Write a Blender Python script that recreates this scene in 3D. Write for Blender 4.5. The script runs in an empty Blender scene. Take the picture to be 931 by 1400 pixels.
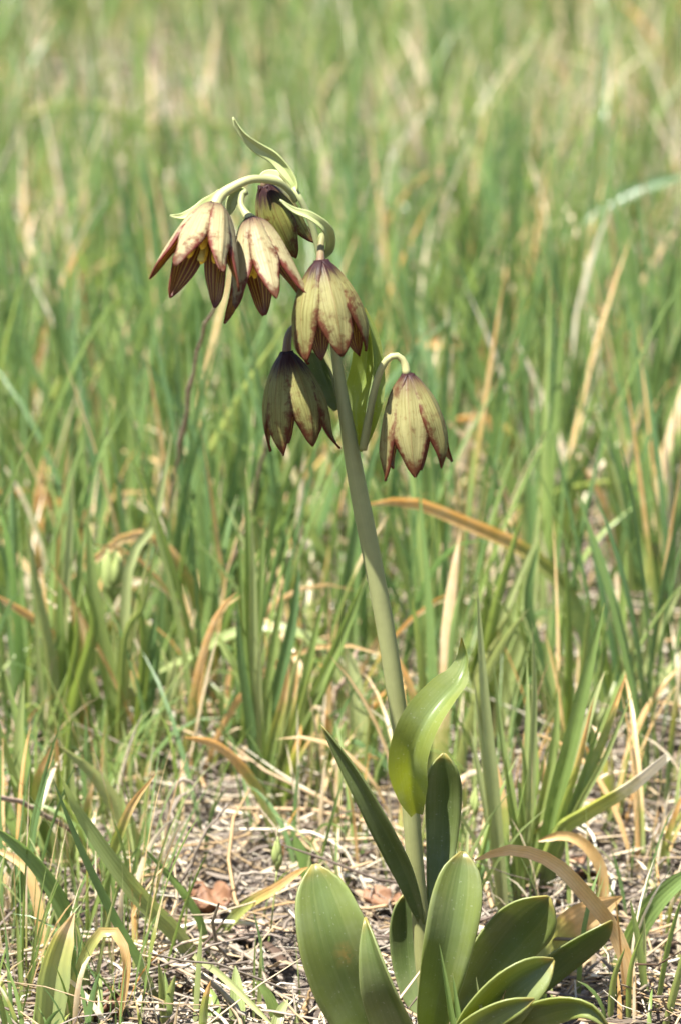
import bpy, math, random
import numpy as np
from mathutils import Vector, noise

rng = np.random.default_rng(11)
random.seed(11)
scene = bpy.context.scene
COL = scene.collection
R = math.radians

# ------------------------------------------------------------------ camera
CAM_H, CAM_D, PITCH, VFOV = 0.50, 1.30, R(14.5), R(13.5)
cam_d = bpy.data.cameras.new('camera')
cam = bpy.data.objects.new('camera', cam_d)
COL.objects.link(cam)
cam.location = (0, -CAM_D, CAM_H)
cam.rotation_euler = (math.pi / 2 - PITCH, 0, 0)
cam_d.sensor_fit = 'VERTICAL'
cam_d.sensor_height = 23.6
cam_d.sensor_width = 23.6
cam_d.lens = 11.8 / math.tan(VFOV / 2)
cam_d.clip_start = 0.02
cam_d.clip_end = 2000
cam_d.dof.use_dof = True
cam_d.dof.focus_distance = 1.33
cam_d.dof.aperture_fstop = 11
cam_d.dof.aperture_blades = 0
scene.camera = cam
FPX = 700 / math.tan(VFOV / 2)
FWD = np.array([0, math.cos(PITCH), -math.sin(PITCH)])
UP = np.array([0, math.sin(PITCH), math.cos(PITCH)])
CAM = np.array([0, -CAM_D, CAM_H])

# ------------------------------------------------------------------ sky, sun, exposure
SUN_EL, SUN_AZ = R(67), R(232)          # azimuth clockwise from +Y
world = bpy.data.worlds.new('World')
scene.world = world
world.use_nodes = True
wn = world.node_tree
sky = wn.nodes.new('ShaderNodeTexSky')
sky.sky_type = 'NISHITA'
sky.sun_disc = False
sky.sun_elevation = SUN_EL
sky.sun_rotation = SUN_AZ
wn.links.new(sky.outputs[0], wn.nodes['Background'].inputs[0])
wn.nodes['Background'].inputs[1].default_value = 0.055
sun_d = bpy.data.lights.new('sun', 'SUN')
sun_d.energy = 5.0
sun_d.angle = R(0.53)
sun_d.color = (1.0, 0.955, 0.88)
sun = bpy.data.objects.new('sun', sun_d)
COL.objects.link(sun)
sdir = Vector((math.sin(SUN_AZ) * math.cos(SUN_EL), math.cos(SUN_AZ) * math.cos(SUN_EL), math.sin(SUN_EL)))
sun.rotation_euler = sdir.to_track_quat('Z', 'Y').to_euler()
sun.location = sdir * 5
scene.view_settings.view_transform = 'Standard'
scene.view_settings.look = 'None'
scene.view_settings.gamma = 1
scene.view_settings.use_curve_mapping = False
scene.view_settings.exposure = 2.05
scene.render.engine = 'CYCLES'
scene.cycles.max_bounces = 5
scene.cycles.diffuse_bounces = 3
scene.cycles.transmission_bounces = 4
scene.cycles.use_adaptive_sampling = True
scene.cycles.adaptive_threshold = 0.02
scene.cycles.use_denoising = True

# ------------------------------------------------------------------ pixel <-> place
def ray(px, py):
    return FWD + np.array([(px - 465.5) / FPX, 0, 0]) + UP * ((700 - py) / FPX)
def at(px, py, Y):
    d = ray(px, py)
    return CAM + d * ((Y - CAM[1]) / d[1])
def ground_Y(py, z=0.0):
    d = ray(465.5, py)
    return CAM[1] + d[1] * ((z - CAM_H) / d[2])
def pxsize(Y):
    return (Y + CAM_D) / math.cos(PITCH) / FPX
HOLLOWS = []
for _px, _py, _r, _d in ((405, 1372, .016, .014), (895, 1300, .022, .014), (300, 1262, .012, .006), (480, 1395, .02, .010)):
    _p = at(_px, _py, ground_Y(_py)); HOLLOWS.append((_p[0], _p[1], _r, _d))
def height(x, y):
    a = noise.noise(Vector((x * 2.1, y * 2.1, 3.3))) * 0.010
    b = noise.noise(Vector((x * 9, y * 9, 7.1))) * 0.0045
    k = min(1.0, max(0.0, (math.hypot(x - 0.03, y + 0.03) - 0.02) / 0.25))
    pit = 0.0
    for (hx, hy, hr, hd) in HOLLOWS:
        q = ((x - hx) ** 2 + (y - hy) ** 2) / (hr * hr)
        if q < 6: pit -= hd * math.exp(-q)
    return (a + b) * k + pit
def fine(x, y):
    r = math.hypot(x, y)
    if r > 3.2: return 0.0
    c = noise.noise(Vector((x * 38, y * 38, 1.0))) * 0.0030
    d = noise.noise(Vector((x * 120, y * 120, 5.0))) * 0.0016
    return c + d - 0.002

# ------------------------------------------------------------------ materials
def new_mat(name):
    m = bpy.data.materials.new(name)
    m.use_nodes = True
    nt = m.node_tree
    nt.nodes.clear()
    return m, nt, nt.nodes, nt.links
class NB:
    """small node helper"""
    def __init__(s, nt): s.nt, s.n, s.l = nt, nt.nodes, nt.links
    def attr(s, name):
        a = s.n.new('ShaderNodeAttribute'); a.attribute_name = name; return a.outputs['Fac']
    def set(s, sock, v):
        if isinstance(v, bpy.types.NodeSocket): s.l.new(v, sock)
        else: sock.default_value = v
    def math(s, op, a, b=0.0, c=0.0, clamp=False):
        m = s.n.new('ShaderNodeMath'); m.operation = op; m.use_clamp = clamp
        s.set(m.inputs[0], a); s.set(m.inputs[1], b); s.set(m.inputs[2], c)
        return m.outputs[0]
    def mix(s, f, a, b):
        m = s.n.new('ShaderNodeMix'); m.data_type = 'RGBA'
        s.set(m.inputs['Factor'], f)
        for i, v in ((6, a), (7, b)):
            s.set(m.inputs[i], v if isinstance(v, bpy.types.NodeSocket) else (*v, 1))
        return m.outputs[2]
    def ramp(s, f, stops):
        r = s.n.new('ShaderNodeValToRGB'); s.set(r.inputs[0], f)
        e = r.color_ramp.elements
        while len(e) < len(stops): e.new(0.5)
        for q, (p, c) in zip(e, stops): q.position = p; q.color = (*c, 1)
        return r.outputs[0]
    def noise(s, scale, detail=3, vec=None, rough=0.55):
        t = s.n.new('ShaderNodeTexNoise'); t.inputs['Scale'].default_value = scale
        t.inputs['Detail'].default_value = detail; t.inputs['Roughness'].default_value = rough
        if vec is not None: s.l.new(vec, t.inputs['Vector'])
        return t.outputs['Fac']
    def comb(s, x, y, z=0.0):
        c = s.n.new('ShaderNodeCombineXYZ')
        for i, v in enumerate((x, y, z)): s.set(c.inputs[i], v)
        return c.outputs[0]
    def sstep(s, x, a, b):
        m = s.n.new('ShaderNodeMapRange'); m.interpolation_type = 'SMOOTHSTEP'
        s.set(m.inputs[0], x); s.set(m.inputs[1], a); s.set(m.inputs[2], b)
        return m.outputs[0]
    def hsv(s, col, h=0.5, sat=1.0, val=1.0):
        n = s.n.new('ShaderNodeHueSaturation')
        s.set(n.inputs['Hue'], h); s.set(n.inputs['Saturation'], sat); s.set(n.inputs['Value'], val)
        s.set(n.inputs['Color'], col); return n.outputs[0]
    def bump(s, h, strength, dist):
        b = s.n.new('ShaderNodeBump'); b.inputs['Strength'].default_value = strength
        b.inputs['Distance'].default_value = dist; s.set(b.inputs['Height'], h); return b.outputs[0]
    def leaf_out(s, col, tcol, trans, rough, spec=0.5, nrm=None, sheen=0.0):
        p = s.n.new('ShaderNodeBsdfPrincipled'); s.set(p.inputs['Base Color'], col)
        s.set(p.inputs['Roughness'], rough); p.inputs['Specular IOR Level'].default_value = spec
        t = s.n.new('ShaderNodeBsdfTranslucent'); s.set(t.inputs['Color'], tcol)
        if nrm is not None:
            s.l.new(nrm, p.inputs['Normal']); s.l.new(nrm, t.inputs['Normal'])
        mx = s.n.new('ShaderNodeMixShader'); s.set(mx.inputs[0], trans)
        s.l.new(p.outputs[0], mx.inputs[1]); s.l.new(t.outputs[0], mx.inputs[2])
        o = s.n.new('ShaderNodeOutputMaterial'); s.l.new(mx.outputs[0], o.inputs[0])

def grass_mat():
    m, nt, _, _ = new_mat('grass_blade'); b = NB(nt)
    t, u, rnd, dry, r2 = (b.attr(k) for k in ('t', 'u', 'rnd', 'dry', 'rnd2'))
    oi = b.n.new('ShaderNodeObjectInfo').outputs['Random']
    geo = b.n.new('ShaderNodeNewGeometry').outputs['Position']
    nz = b.noise(160, 3, geo)
    rr = b.math('ADD', rnd, b.math('MULTIPLY', b.math('SUBTRACT', oi, 0.5), 0.25), clamp=True)
    g = b.ramp(rr, [(0, (0.064, 0.125, 0.043)), (0.35, (0.120, 0.198, 0.070)), (0.65, (0.188, 0.260, 0.072)), (1, (0.300, 0.335, 0.145))])
    g = b.mix(b.math('MULTIPLY', b.math('SUBTRACT', 1.0, b.sstep(t, 0.0, 0.3)), 0.65), g, (0.30, 0.32, 0.16))
    d = b.ramp(b.math('ADD', r2, b.math('MULTIPLY', b.math('SUBTRACT', nz, 0.5), 0.5), clamp=True),
               [(0, (0.26, 0.115, 0.045)), (0.3, (0.56, 0.35, 0.13)), (0.6, (0.58, 0.43, 0.23)), (1, (0.66, 0.59, 0.45))])
    edge = b.math('ADD', b.math('SUBTRACT', t, b.math('SUBTRACT', 1.0, dry)), b.math('MULTIPLY', b.math('SUBTRACT', nz, 0.5), 0.25))
    k = b.sstep(edge, -0.06, 0.14)
    mid = b.math('MULTIPLY', b.sstep(edge, -0.35, 0.05), b.sstep(dry, 0.02, 0.2))
    c = b.mix(b.math('MULTIPLY', mid, 0.6), g, (0.38, 0.35, 0.09))
    c = b.mix(k, c, d)
    vein = b.math('SINE', b.math('MULTIPLY', u, 16.0))
    c = b.hsv(c, 0.5, 1.0, b.math('ADD', 0.86, b.math('ADD', b.math('MULTIPLY', nz, 0.22), b.math('MULTIPLY', vein, 0.05))))
    tc = b.hsv(c, 0.485, 1.15, 1.55)
    b.leaf_out(c, tc, 0.42, 0.34, 0.7, b.bump(vein, 0.15, 0.0003))
    return m
def fleaf_mat():
    m, nt, _, _ = new_mat('fritillary_leaf'); b = NB(nt)
    t, u, rnd = (b.attr(k) for k in ('t', 'u', 'rnd'))
    geo = b.n.new('ShaderNodeNewGeometry').outputs['Position']
    nz = b.noise(70, 4, geo); nf = b.noise(420, 3, geo)
    streak = b.noise(1.0, 3, b.comb(b.math('MULTIPLY', u, 14.0), b.math('MULTIPLY', t, 2.2), rnd))
    c = b.mix(rnd, (0.110, 0.145, 0.052), (0.195, 0.220, 0.055))
    c = b.mix(b.math('MULTIPLY', b.sstep(nz, 0.38, 0.66), 0.55), c, (0.205, 0.235, 0.120))
    c = b.mix(b.math('MULTIPLY', b.sstep(streak, 0.4, 0.75), 0.30), c, (0.19, 0.22, 0.10))
    au = b.math('ABSOLUTE', u)
    rib = b.math('SUBTRACT', 1.0, b.sstep(au, 0.0, 0.10))
    c = b.mix(b.math('MULTIPLY', rib, 0.35), c, (0.20, 0.24, 0.09))
    c = b.mix(b.math('MULTIPLY', b.sstep(t, 0.93, 1.0), 0.7), c, (0.28, 0.20, 0.06))
    c = b.mix(b.math('MULTIPLY', b.sstep(au, 0.93, 1.0), 0.22), c, (0.34, 0.35, 0.16))
    band = b.math('MULTIPLY', b.math('SUBTRACT', 1.0, b.sstep(b.math('ADD', au, b.math('MULTIPLY', b.math('SUBTRACT', streak, 0.5), 1.0)), 0.15, 0.6)), b.sstep(t, 0.25, 0.7))
    c = b.mix(b.math('MULTIPLY', band, 0.5), c, (0.085, 0.125, 0.040))
    nl = b.noise(24, 3, geo)
    c = b.hsv(c, b.math('ADD', 0.488, b.math('MULTIPLY', nl, 0.024)), 1.0, b.math('ADD', 0.55, b.math('MULTIPLY', nl, 0.90)))
    # dry spot
    sp = b.attr('spot')
    c = b.mix(b.math('MULTIPLY', sp, b.sstep(nf, 0.3, 0.55)), c, (0.33, 0.22, 0.08))
    speck = b.sstep(b.noise(1100, 2, geo), 0.66, 0.72)
    c = b.mix(b.math('MULTIPLY', speck, 0.5), c, (0.30, 0.32, 0.20))
    vein = b.math('SINE', b.math('MULTIPLY', u, 42.0))
    c = b.hsv(c, 0.5, 1.0, b.math('ADD', 0.97, b.math('MULTIPLY', vein, 0.015)))
    c = b.hsv(c, 0.507, 1.08, 0.97)
    tc = b.hsv(c, 0.480, 1.45, 1.7)
    h = b.math('ADD', b.math('MULTIPLY', vein, 0.05), b.math('ADD', b.math('MULTIPLY', rib, -0.6), nf))
    b.leaf_out(c, tc, 0.36, 0.42, 0.5, b.bump(h, 0.18, 0.0004))
    return m
def stem_mat(name, ca, cb, rough=0.5):
    m, nt, _, _ = new_mat(name); b = NB(nt)
    t, u = b.attr('t'), b.attr('u')
    geo = b.n.new('ShaderNodeNewGeometry').outputs['Position']
    nz = b.noise(260, 4, geo)
    st = b.noise(1.0, 3, b.comb(b.math('MULTIPLY', u, 9.0), b.math('MULTIPLY', t, 5.0)))
    c = b.mix(t, ca, cb)
    c = b.mix(b.math('MULTIPLY', b.sstep(st, 0.35, 0.75), 0.35), c, (0.29, 0.29, 0.14))
    c = b.hsv(c, 0.5, 1.0, b.math('ADD', 0.85, b.math('MULTIPLY', nz, 0.3)))
    c = b.hsv(c, 0.504, 1.05, 1.0)
    b.leaf_out(c, b.hsv(c, 0.49, 1.2, 1.3), 0.15, rough, 0.35, b.bump(nz, 0.1, 0.0003))
    return m
def tepal_mats():
    m, nt, _, _ = new_mat('tepal_outside'); b = NB(nt)
    t, u, rnd, pale, crown_shade = (b.attr(k) for k in ('t', 'u', 'rnd', 'pale', 'crown_shade'))
    geo = b.n.new('ShaderNodeNewGeometry').outputs['Position']
    nz = b.noise(330, 4, geo, 0.7); n2 = b.noise(900, 3, geo)
    au = b.math('ABSOLUTE', u)
    st = b.noise(1.0, 4, b.comb(b.math('MULTIPLY', u, 13.0), b.math('MULTIPLY', t, 2.6), b.math('MULTIPLY', rnd, 40.0)), 0.6)
    c = b.mix(pale, (0.190, 0.198, 0.040), (0.40, 0.355, 0.205))  # pale end puts the sunlit flowers' white sheen into their base colour
    c = b.mix(b.math('MULTIPLY', b.sstep(st, 0.42, 0.68), b.math('SUBTRACT', 0.75, b.math('MULTIPLY', pale, 0.5))), c, (0.105, 0.090, 0.020))
    e = b.math('ADD', au, b.math('ADD', b.math('MULTIPLY', b.math('SUBTRACT', nz, 0.5), 1.4), b.math('MULTIPLY', b.math('SUBTRACT', t, 0.5), 0.35)))
    maroon = b.mix(pale, (0.070, 0.020, 0.008), (0.120, 0.015, 0.016))
    c = b.mix(b.math('MULTIPLY', b.sstep(e, 0.48, 1.0), 0.95), c, maroon)
    tipk = b.math('ADD', t, b.math('MULTIPLY', b.math('SUBTRACT', nz, 0.5), 0.30))
    c = b.mix(b.math('MULTIPLY', b.sstep(tipk, 0.76, 0.96), 0.95), c, (0.080, 0.022, 0.009))
    mott = b.math('ADD', b.math('MULTIPLY', nz, 0.7), b.math('MULTIPLY', n2, 0.3))
    c = b.mix(b.math('MULTIPLY', b.sstep(mott, 0.52, 0.66), 0.45), c, (0.13, 0.055, 0.014))
    c = b.mix(b.math('MULTIPLY', b.math('SUBTRACT', 1.0, b.sstep(b.math('ADD', t, b.math('MULTIPLY', b.math('SUBTRACT', st, 0.5), 0.25)), 0.04, 0.36)), 0.85), c, (0.080, 0.030, 0.024))
    ck = b.math('SUBTRACT', 1.0, b.sstep(b.math('ADD', t, b.math('MULTIPLY', b.math('SUBTRACT', st, 0.5), 0.45)), b.math('MULTIPLY', crown_shade, 0.18), b.math('ADD', 0.02, b.math('MULTIPLY', crown_shade, 0.46))))
    c = b.mix(b.math('MULTIPLY', ck, 0.93), c, (0.030, 0.011, 0.015))  # cast shade on the bell tops, painted dark into the tepal colour
    nb = b.noise(140, 3, geo)
    c = b.mix(b.math('MULTIPLY', b.math('MULTIPLY', b.sstep(nb, 0.55, 0.68), b.sstep(nz, 0.38, 0.6)), 0.75), c, (0.085, 0.026, 0.012))
    keel = b.math('SUBTRACT', 1.0, b.sstep(au, 0.0, 0.07))
    c = b.mix(b.math('MULTIPLY', keel, 0.3), c, (0.15, 0.055, 0.025))
    vein = b.math('SINE', b.math('MULTIPLY', u, 34.0))
    c = b.hsv(c, 0.5, 1.0, b.math('ADD', 0.97, b.math('MULTIPLY', vein, 0.03)))
    c = b.hsv(c, 0.5, 1.0, 1.0)
    h = b.math('ADD', b.math('MULTIPLY', vein, 0.12), b.math('ADD', b.math('MULTIPLY', keel, 0.8), b.math('MULTIPLY', n2, 0.5)))
    b.leaf_out(c, b.hsv(c, 0.487, 1.15, 2.0), 0.40, 0.50, 0.22, b.bump(h, 0.3, 0.0005))
    mo = m
    m, nt, _, _ = new_mat('tepal_inside'); b = NB(nt)
    t, u, rnd = (b.attr(k) for k in ('t', 'u', 'rnd'))
    st = b.noise(1.0, 2, b.comb(b.math('MULTIPLY', u, 11.0), b.math('MULTIPLY', t, 0.9), b.math('MULTIPLY', rnd, 40.0)))
    line = b.math('SINE', b.math('MULTIPLY', u, 23.0))
    c = b.mix(b.math('MULTIPLY', b.sstep(line, 0.45, 0.95), 0.75), (0.125, 0.042, 0.012), (0.42, 0.30, 0.055))
    c = b.mix(b.math('MULTIPLY', b.sstep(st, 0.5, 0.75), 0.4), c, (0.26, 0.16, 0.02))
    c = b.mix(b.math('SUBTRACT', 1.0, b.sstep(t, 0.05, 0.5)), c, (0.42, 0.30, 0.03))
    c = b.mix(b.sstep(t, 0.85, 1.0), c, (0.09, 0.018, 0.014))
    b.leaf_out(c, b.hsv(c, 0.5, 1.1, 1.6), 0.36, 0.42, 0.5)
    return mo, m
def plain_mat(name, c1, c2, scale, rough=0.6, trans=0.0, bumpd=0.0005):
    m, nt, _, _ = new_mat(name); b = NB(nt)
    geo = b.n.new('ShaderNodeNewGeometry').outputs['Position']
    nz = b.noise(scale, 5, geo, 0.65)
    oi = b.n.new('ShaderNodeObjectInfo').outputs['Random']
    c = b.mix(b.sstep(b.math('ADD', nz, b.math('MULTIPLY', b.math('SUBTRACT', oi, 0.5), 0.3)), 0.3, 0.7), c1, c2)
    b.leaf_out(c, b.hsv(c, 0.5, 1.1, 1.3), trans, rough, 0.4, b.bump(nz, 0.5, bumpd))
    return m
def straw_mat():
    m, nt, _, _ = new_mat('dry_straw'); b = NB(nt)
    rnd = b.attr('rnd')
    oi = b.n.new('ShaderNodeObjectInfo').outputs['Random']
    geo = b.n.new('ShaderNodeNewGeometry').outputs['Position']
    nz = b.noise(300, 3, geo)
    f = b.math('FRACT', b.math('ADD', rnd, oi))
    c = b.ramp(f, [(0, (0.07, 0.042, 0.026)), (0.22, (0.15, 0.12, 0.095)), (0.45, (0.24, 0.20, 0.155)), (0.62, (0.33, 0.22, 0.105)), (0.8, (0.42, 0.35, 0.24)), (1, (0.60, 0.56, 0.46))])
    c = b.hsv(c, 0.5, 1.0, b.math('ADD', 0.7, b.math('MULTIPLY', nz, 0.5)))
    b.leaf_out(c, c, 0.12, 0.5, 0.4)
    return m
def soil_mat():
    m, nt, _, _ = new_mat('meadow_soil'); b = NB(nt)
    geo = b.n.new('ShaderNodeNewGeometry').outputs['Position']
    n1 = b.noise(9, 5, geo, 0.65); n2 = b.noise(85, 6, geo, 0.7); n3 = b.noise(520, 5, geo, 0.7)
    c = b.ramp(n2, [(0.25, (0.030, 0.023, 0.018)), (0.48, (0.085, 0.068, 0.054)), (0.62, (0.17, 0.14, 0.115)), (0.8, (0.32, 0.28, 0.24))])
    c = b.mix(b.sstep(n3, 0.52, 0.66), c, (0.33, 0.28, 0.225))
    c = b.mix(b.math('MULTIPLY', b.sstep(n3, 0.40, 0.30), 0.7), c, (0.035, 0.027, 0.022))
    c = b.mix(b.math('MULTIPLY', b.sstep(n1, 0.45, 0.65), 0.4), c, (0.25, 0.17, 0.10))
    # distant meadow cover
    s = b.n.new('ShaderNodeSeparateXYZ'); b.l.new(geo, s.inputs[0])
    far = b.math('SQRT', b.math('ADD', b.math('POWER', s.outputs[0], 2.0), b.math('POWER', s.outputs[1], 2.0)))
    c = b.mix(b.sstep(far, 5.0, 9.0), c, b.mix(b.noise(1.3, 6, geo, 0.7), (0.06, 0.10, 0.03), (0.20, 0.18, 0.08)))
    p = b.n.new('ShaderNodeBsdfPrincipled'); b.l.new(c, p.inputs['Base Color']); p.inputs['Roughness'].default_value = 0.85
    p.inputs['Specular IOR Level'].default_value = 0.25
    h = b.math('ADD', b.math('MULTIPLY', n2, 1.0), b.math('MULTIPLY', n3, 0.4))
    b.l.new(b.bump(h, 0.9, 0.004), p.inputs['Normal'])
    o = b.n.new('ShaderNodeOutputMaterial'); b.l.new(p.outputs[0], o.inputs[0])
    return m
M_GRASS, M_FLEAF = grass_mat(), fleaf_mat()
M_STEM = stem_mat('fritillary_stem', (0.215, 0.215, 0.085), (0.255, 0.275, 0.135))
M_PED = stem_mat('pedicel', (0.20, 0.22, 0.10), (0.36, 0.34, 0.17))
M_PEDD = stem_mat('pedicel_dark', (0.16, 0.19, 0.07), (0.12, 0.06, 0.045))
M_BRACT = stem_mat('bract', (0.27, 0.31, 0.12), (0.36, 0.39, 0.19))
M_TO, M_TI = tepal_mats()
M_ANTHER = plain_mat('anther', (0.62, 0.42, 0.03), (0.75, 0.55, 0.06), 900, 0.7, 0.1)
M_FIL = plain_mat('filament', (0.45, 0.40, 0.10), (0.5, 0.45, 0.15), 600, 0.5, 0.2)
M_STRAW, M_SOIL = straw_mat(), soil_mat()
M_TWIG = plain_mat('twig_bark', (0.16, 0.10, 0.07), (0.36, 0.27, 0.20), 350, 0.75)
M_DEAD = plain_mat('dead_leaf', (0.10, 0.042, 0.020), (0.20, 0.105, 0.055), 120, 0.65, 0.2, 0.001)
M_CHIP = plain_mat('bark_chip', (0.22, 0.16, 0.12), (0.34, 0.27, 0.21), 120, 0.8, 0.0, 0.001)
M_SPIKE = stem_mat('spikelet', (0.21, 0.27, 0.09), (0.30, 0.34, 0.13))
M_CRUMB = plain_mat('soil_crumb', (0.07, 0.055, 0.045), (0.27, 0.23, 0.19), 300, 0.9)

# ------------------------------------------------------------------ mesh helpers
def mesh_from(name, V, F, attrs, mats, smooth=True):
    V = np.asarray(V, dtype=np.float32).reshape(-1, 3)
    F = np.asarray(F, dtype=np.int32)
    me = bpy.data.meshes.new(name)
    me.vertices.add(len(V)); me.vertices.foreach_set('co', V.ravel())
    k = F.shape[1]
    me.loops.add(F.size); me.loops.foreach_set('vertex_index', F.ravel())
    me.polygons.add(len(F)); me.polygons.foreach_set('loop_start', np.arange(0, F.size, k, dtype=np.int32))
    me.update(calc_edges=True)
    if smooth: me.polygons.foreach_set('use_smooth', np.ones(len(F), dtype=bool))
    for a, v in attrs.items():
        at_ = me.attributes.new(a, 'FLOAT', 'POINT')
        at_.data.foreach_set('value', np.asarray(v, dtype=np.float32).ravel())
    for m in (mats if isinstance(mats, (list, tuple)) else [mats]): me.materials.append(m)
    me.validate()
    return me
def obj(name, me, parent=None, loc=None):
    o = bpy.data.objects.new(name, me); COL.objects.link(o)
    if parent is not None: o.parent = parent
    if loc is not None: o.location = loc
    return o
def tag(o, label, cat, group=None):
    o['label'] = label; o['category'] = cat
    if group: o['group'] = group
    return o
def thing(name, label, cat, loc, group=None):
    o = obj(name, None, None, loc); o.empty_display_size = 0.01
    return tag(o, label, cat, group)
def copy_tree(o, parent=None):
    c = o.copy(); COL.objects.link(c); c.parent = parent
    for ch in o.children: copy_tree(ch, c)
    return c
def solidify(o, th, mo=0, off=-1):
    s = o.modifiers.new('thickness', 'SOLIDIFY'); s.thickness = th; s.offset = off
    s.material_offset = mo; s.use_rim = True; s.material_offset_rim = 0
def unit(v):
    return v / (np.linalg.norm(v, axis=-1, keepdims=True) + 1e-12)
def smooth_path(P, n):
    P = np.asarray(P, float)
    if len(P) == 2: P = np.vstack([P[0], P.mean(0), P[1]])
    Q = np.vstack([2 * P[0] - P[1], P, 2 * P[-1] - P[-2]])
    out = []
    for i in range(len(P) - 1):
        p0, p1, p2, p3 = Q[i:i + 4]
        for s in np.linspace(0, 1, 12, endpoint=False):
            out.append(0.5 * ((2 * p1) + (-p0 + p2) * s + (2 * p0 - 5 * p1 + 4 * p2 - p3) * s * s + (-p0 + 3 * p1 - 3 * p2 + p3) * s ** 3))
    out.append(P[-1]); out = np.array(out)
    d = np.r_[0, np.cumsum(np.linalg.norm(np.diff(out, axis=0), axis=1))]
    q = np.linspace(0, d[-1], n)
    return np.stack([np.interp(q, d, out[:, k]) for k in range(3)], 1)
def tangents(P):
    return unit(np.gradient(P, axis=-2))
def ribbon_grid(P, W, Nn, cols, fold, curl=0.0):
    """P,W,Nn: (N,S,3); returns verts (N*S*cols,3), quads, u, t"""
    N, S, _ = P.shape
    u = np.linspace(-1, 1, cols)
    hw = np.linalg.norm(W, axis=-1, keepdims=True)
    au = np.abs(u)
    prof = fold * au + curl * au ** 2
    V = P[:, :, None, :] + W[:, :, None, :] * u[None, None, :, None] + (Nn * hw)[:, :, None, :] * prof[None, None, :, None]
    base = np.arange(N * S * cols).reshape(N, S, cols)
    F = np.stack([base[:, :-1, :-1], base[:, :-1, 1:], base[:, 1:, 1:], base[:, 1:, :-1]], -1).reshape(-1, 4)
    U = np.broadcast_to(u, (N, S, cols)).ravel()
    T = np.broadcast_to(np.linspace(0, 1, S)[None, :, None], (N, S, cols)).ravel()
    return V.reshape(-1, 3), F, U, T
def frame(P, hint, roll):
    T = tangents(P)
    H = np.broadcast_to(np.asarray(hint, float), P.shape)
    W = unit(np.cross(T, H)); N = unit(np.cross(W, T))
    roll = np.broadcast_to(np.asarray(roll, float), P.shape[:-1])[..., None]
    return W * np.cos(roll) + N * np.sin(roll), N * np.cos(roll) - W * np.sin(roll)
def ring_tube(P, rad, sides, hint=(0.3, -1, 0.2)):
    S = len(P)
    W, N = frame(P, hint, 0.0)
    a = np.linspace(0, 2 * math.pi, sides, endpoint=False)
    V = P[:, None, :] + (W[:, None, :] * np.cos(a)[None, :, None] + N[:, None, :] * np.sin(a)[None, :, None]) * np.asarray(rad)[:, None, None]
    F = []
    for i in range(S - 1):
        for j in range(sides):
            k = (j + 1) % sides
            F.append((i * sides + j, i * sides + k, (i + 1) * sides + k, (i + 1) * sides + j))
    V = np.vstack([V.reshape(-1, 3), P[:1], P[-1:]])
    c0, c1 = S * sides, S * sides + 1
    for j in range(sides):
        k = (j + 1) % sides
        F.append((c0, k, j, j)); F.append((c1, (S - 1) * sides + j, (S - 1) * sides + k, (S - 1) * sides + k))
    t = np.r_[np.repeat(np.linspace(0, 1, S), sides), 0, 1]
    u = np.r_[np.tile(np.cos(a), S), 0, 0]
    return V, F, t, u
def tube_mesh(name, P, rad, sides, mat, extra=None):
    V, F, t, u = ring_tube(np.asarray(P), rad, sides)
    Q = [f for f in F if f[2] != f[3]]; T3 = [f[:3] for f in F if f[2] == f[3]]
    me = bpy.data.meshes.new(name)
    me.from_pydata([tuple(v) for v in V], [], Q + T3)
    me.polygons.foreach_set('use_smooth', np.ones(len(me.polygons), dtype=bool))
    at_ = {'t': t, 'u': u}
    if extra: at_.update({k: np.full(len(V), v) for k, v in extra.items()})
    for a, v in at_.items():
        me.attributes.new(a, 'FLOAT', 'POINT').data.foreach_set('value', np.asarray(v, dtype=np.float32))
    me.materials.append(mat)
    return me

# ------------------------------------------------------------------ ground sheet
def axis_coords(lo, hi, step, far):
    mid = list(np.arange(lo, hi + step / 2, step))
    out, d, x = [], step, hi
    while x < far:
        d *= 1.35; x += d; out.append(x)
    neg, d, x = [], step, lo
    while x > -far:
        d *= 1.35; x -= d; neg.append(x)
    return np.array(neg[::-1] + mid + out)
gx, gy = axis_coords(-0.42, 0.42, 0.0045, 400), axis_coords(-0.22, 0.75, 0.0045, 400)
GV = np.zeros((len(gy), len(gx), 3))
for j, y in enumerate(gy):
    for i, x in enumerate(gx):
        far_ = math.hypot(x, y)
        GV[j, i] = (x, y, (height(x, y) + fine(x, y)) if far_ < 8 else height(x, y))
idx = np.arange(len(gx) * len(gy)).reshape(len(gy), len(gx))
GF = np.stack([idx[:-1, :-1], idx[:-1, 1:], idx[1:, 1:], idx[1:, :-1]], -1).reshape(-1, 4)
ground = obj('ground', mesh_from('ground', GV, GF, {}, M_SOIL))
ground['kind'] = 'structure'

# ------------------------------------------------------------------ the fritillary
PY = -0.03
BASE = at(600, 1425, PY); BASE[2] = height(BASE[0], BASE[1]) - 0.004
plant = thing('fritillary_plant', 'tall nodding lily plant with brown and green bell flowers and broad grey-green leaves', 'flower', BASE)
def ppts(pts):
    """pixel points (px, py[, dY]) near the plant's own plane"""
    return np.array([at(p[0], p[1], PY + (p[2] if len(p) > 2 else 0.0)) for p in pts]) - BASE
PS = pxsize(PY)
stem_pts = [(598, 1428), (588, 1385), (579, 1320), (574, 1250), (567, 1180), (560, 1090), (551, 1020), (541, 950), (527, 860),
            (510, 770), (489, 665), (471, 560), (460, 490), (447, 400), (432, 325), (416, 282), (401, 256)]
stem_w = [30, 25, 24, 24, 24, 24, 24, 25, 25, 25, 25.5, 23, 18, 13, 10, 9, 8]
P = smooth_path(ppts(stem_pts), 60)
sw = np.interp(np.linspace(0, 1, 60), np.linspace(0, 1, len(stem_w)), stem_w) * PS / 2
stem = obj('stem', tube_mesh('stem', P, sw, 18, M_STEM), plant)

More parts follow.
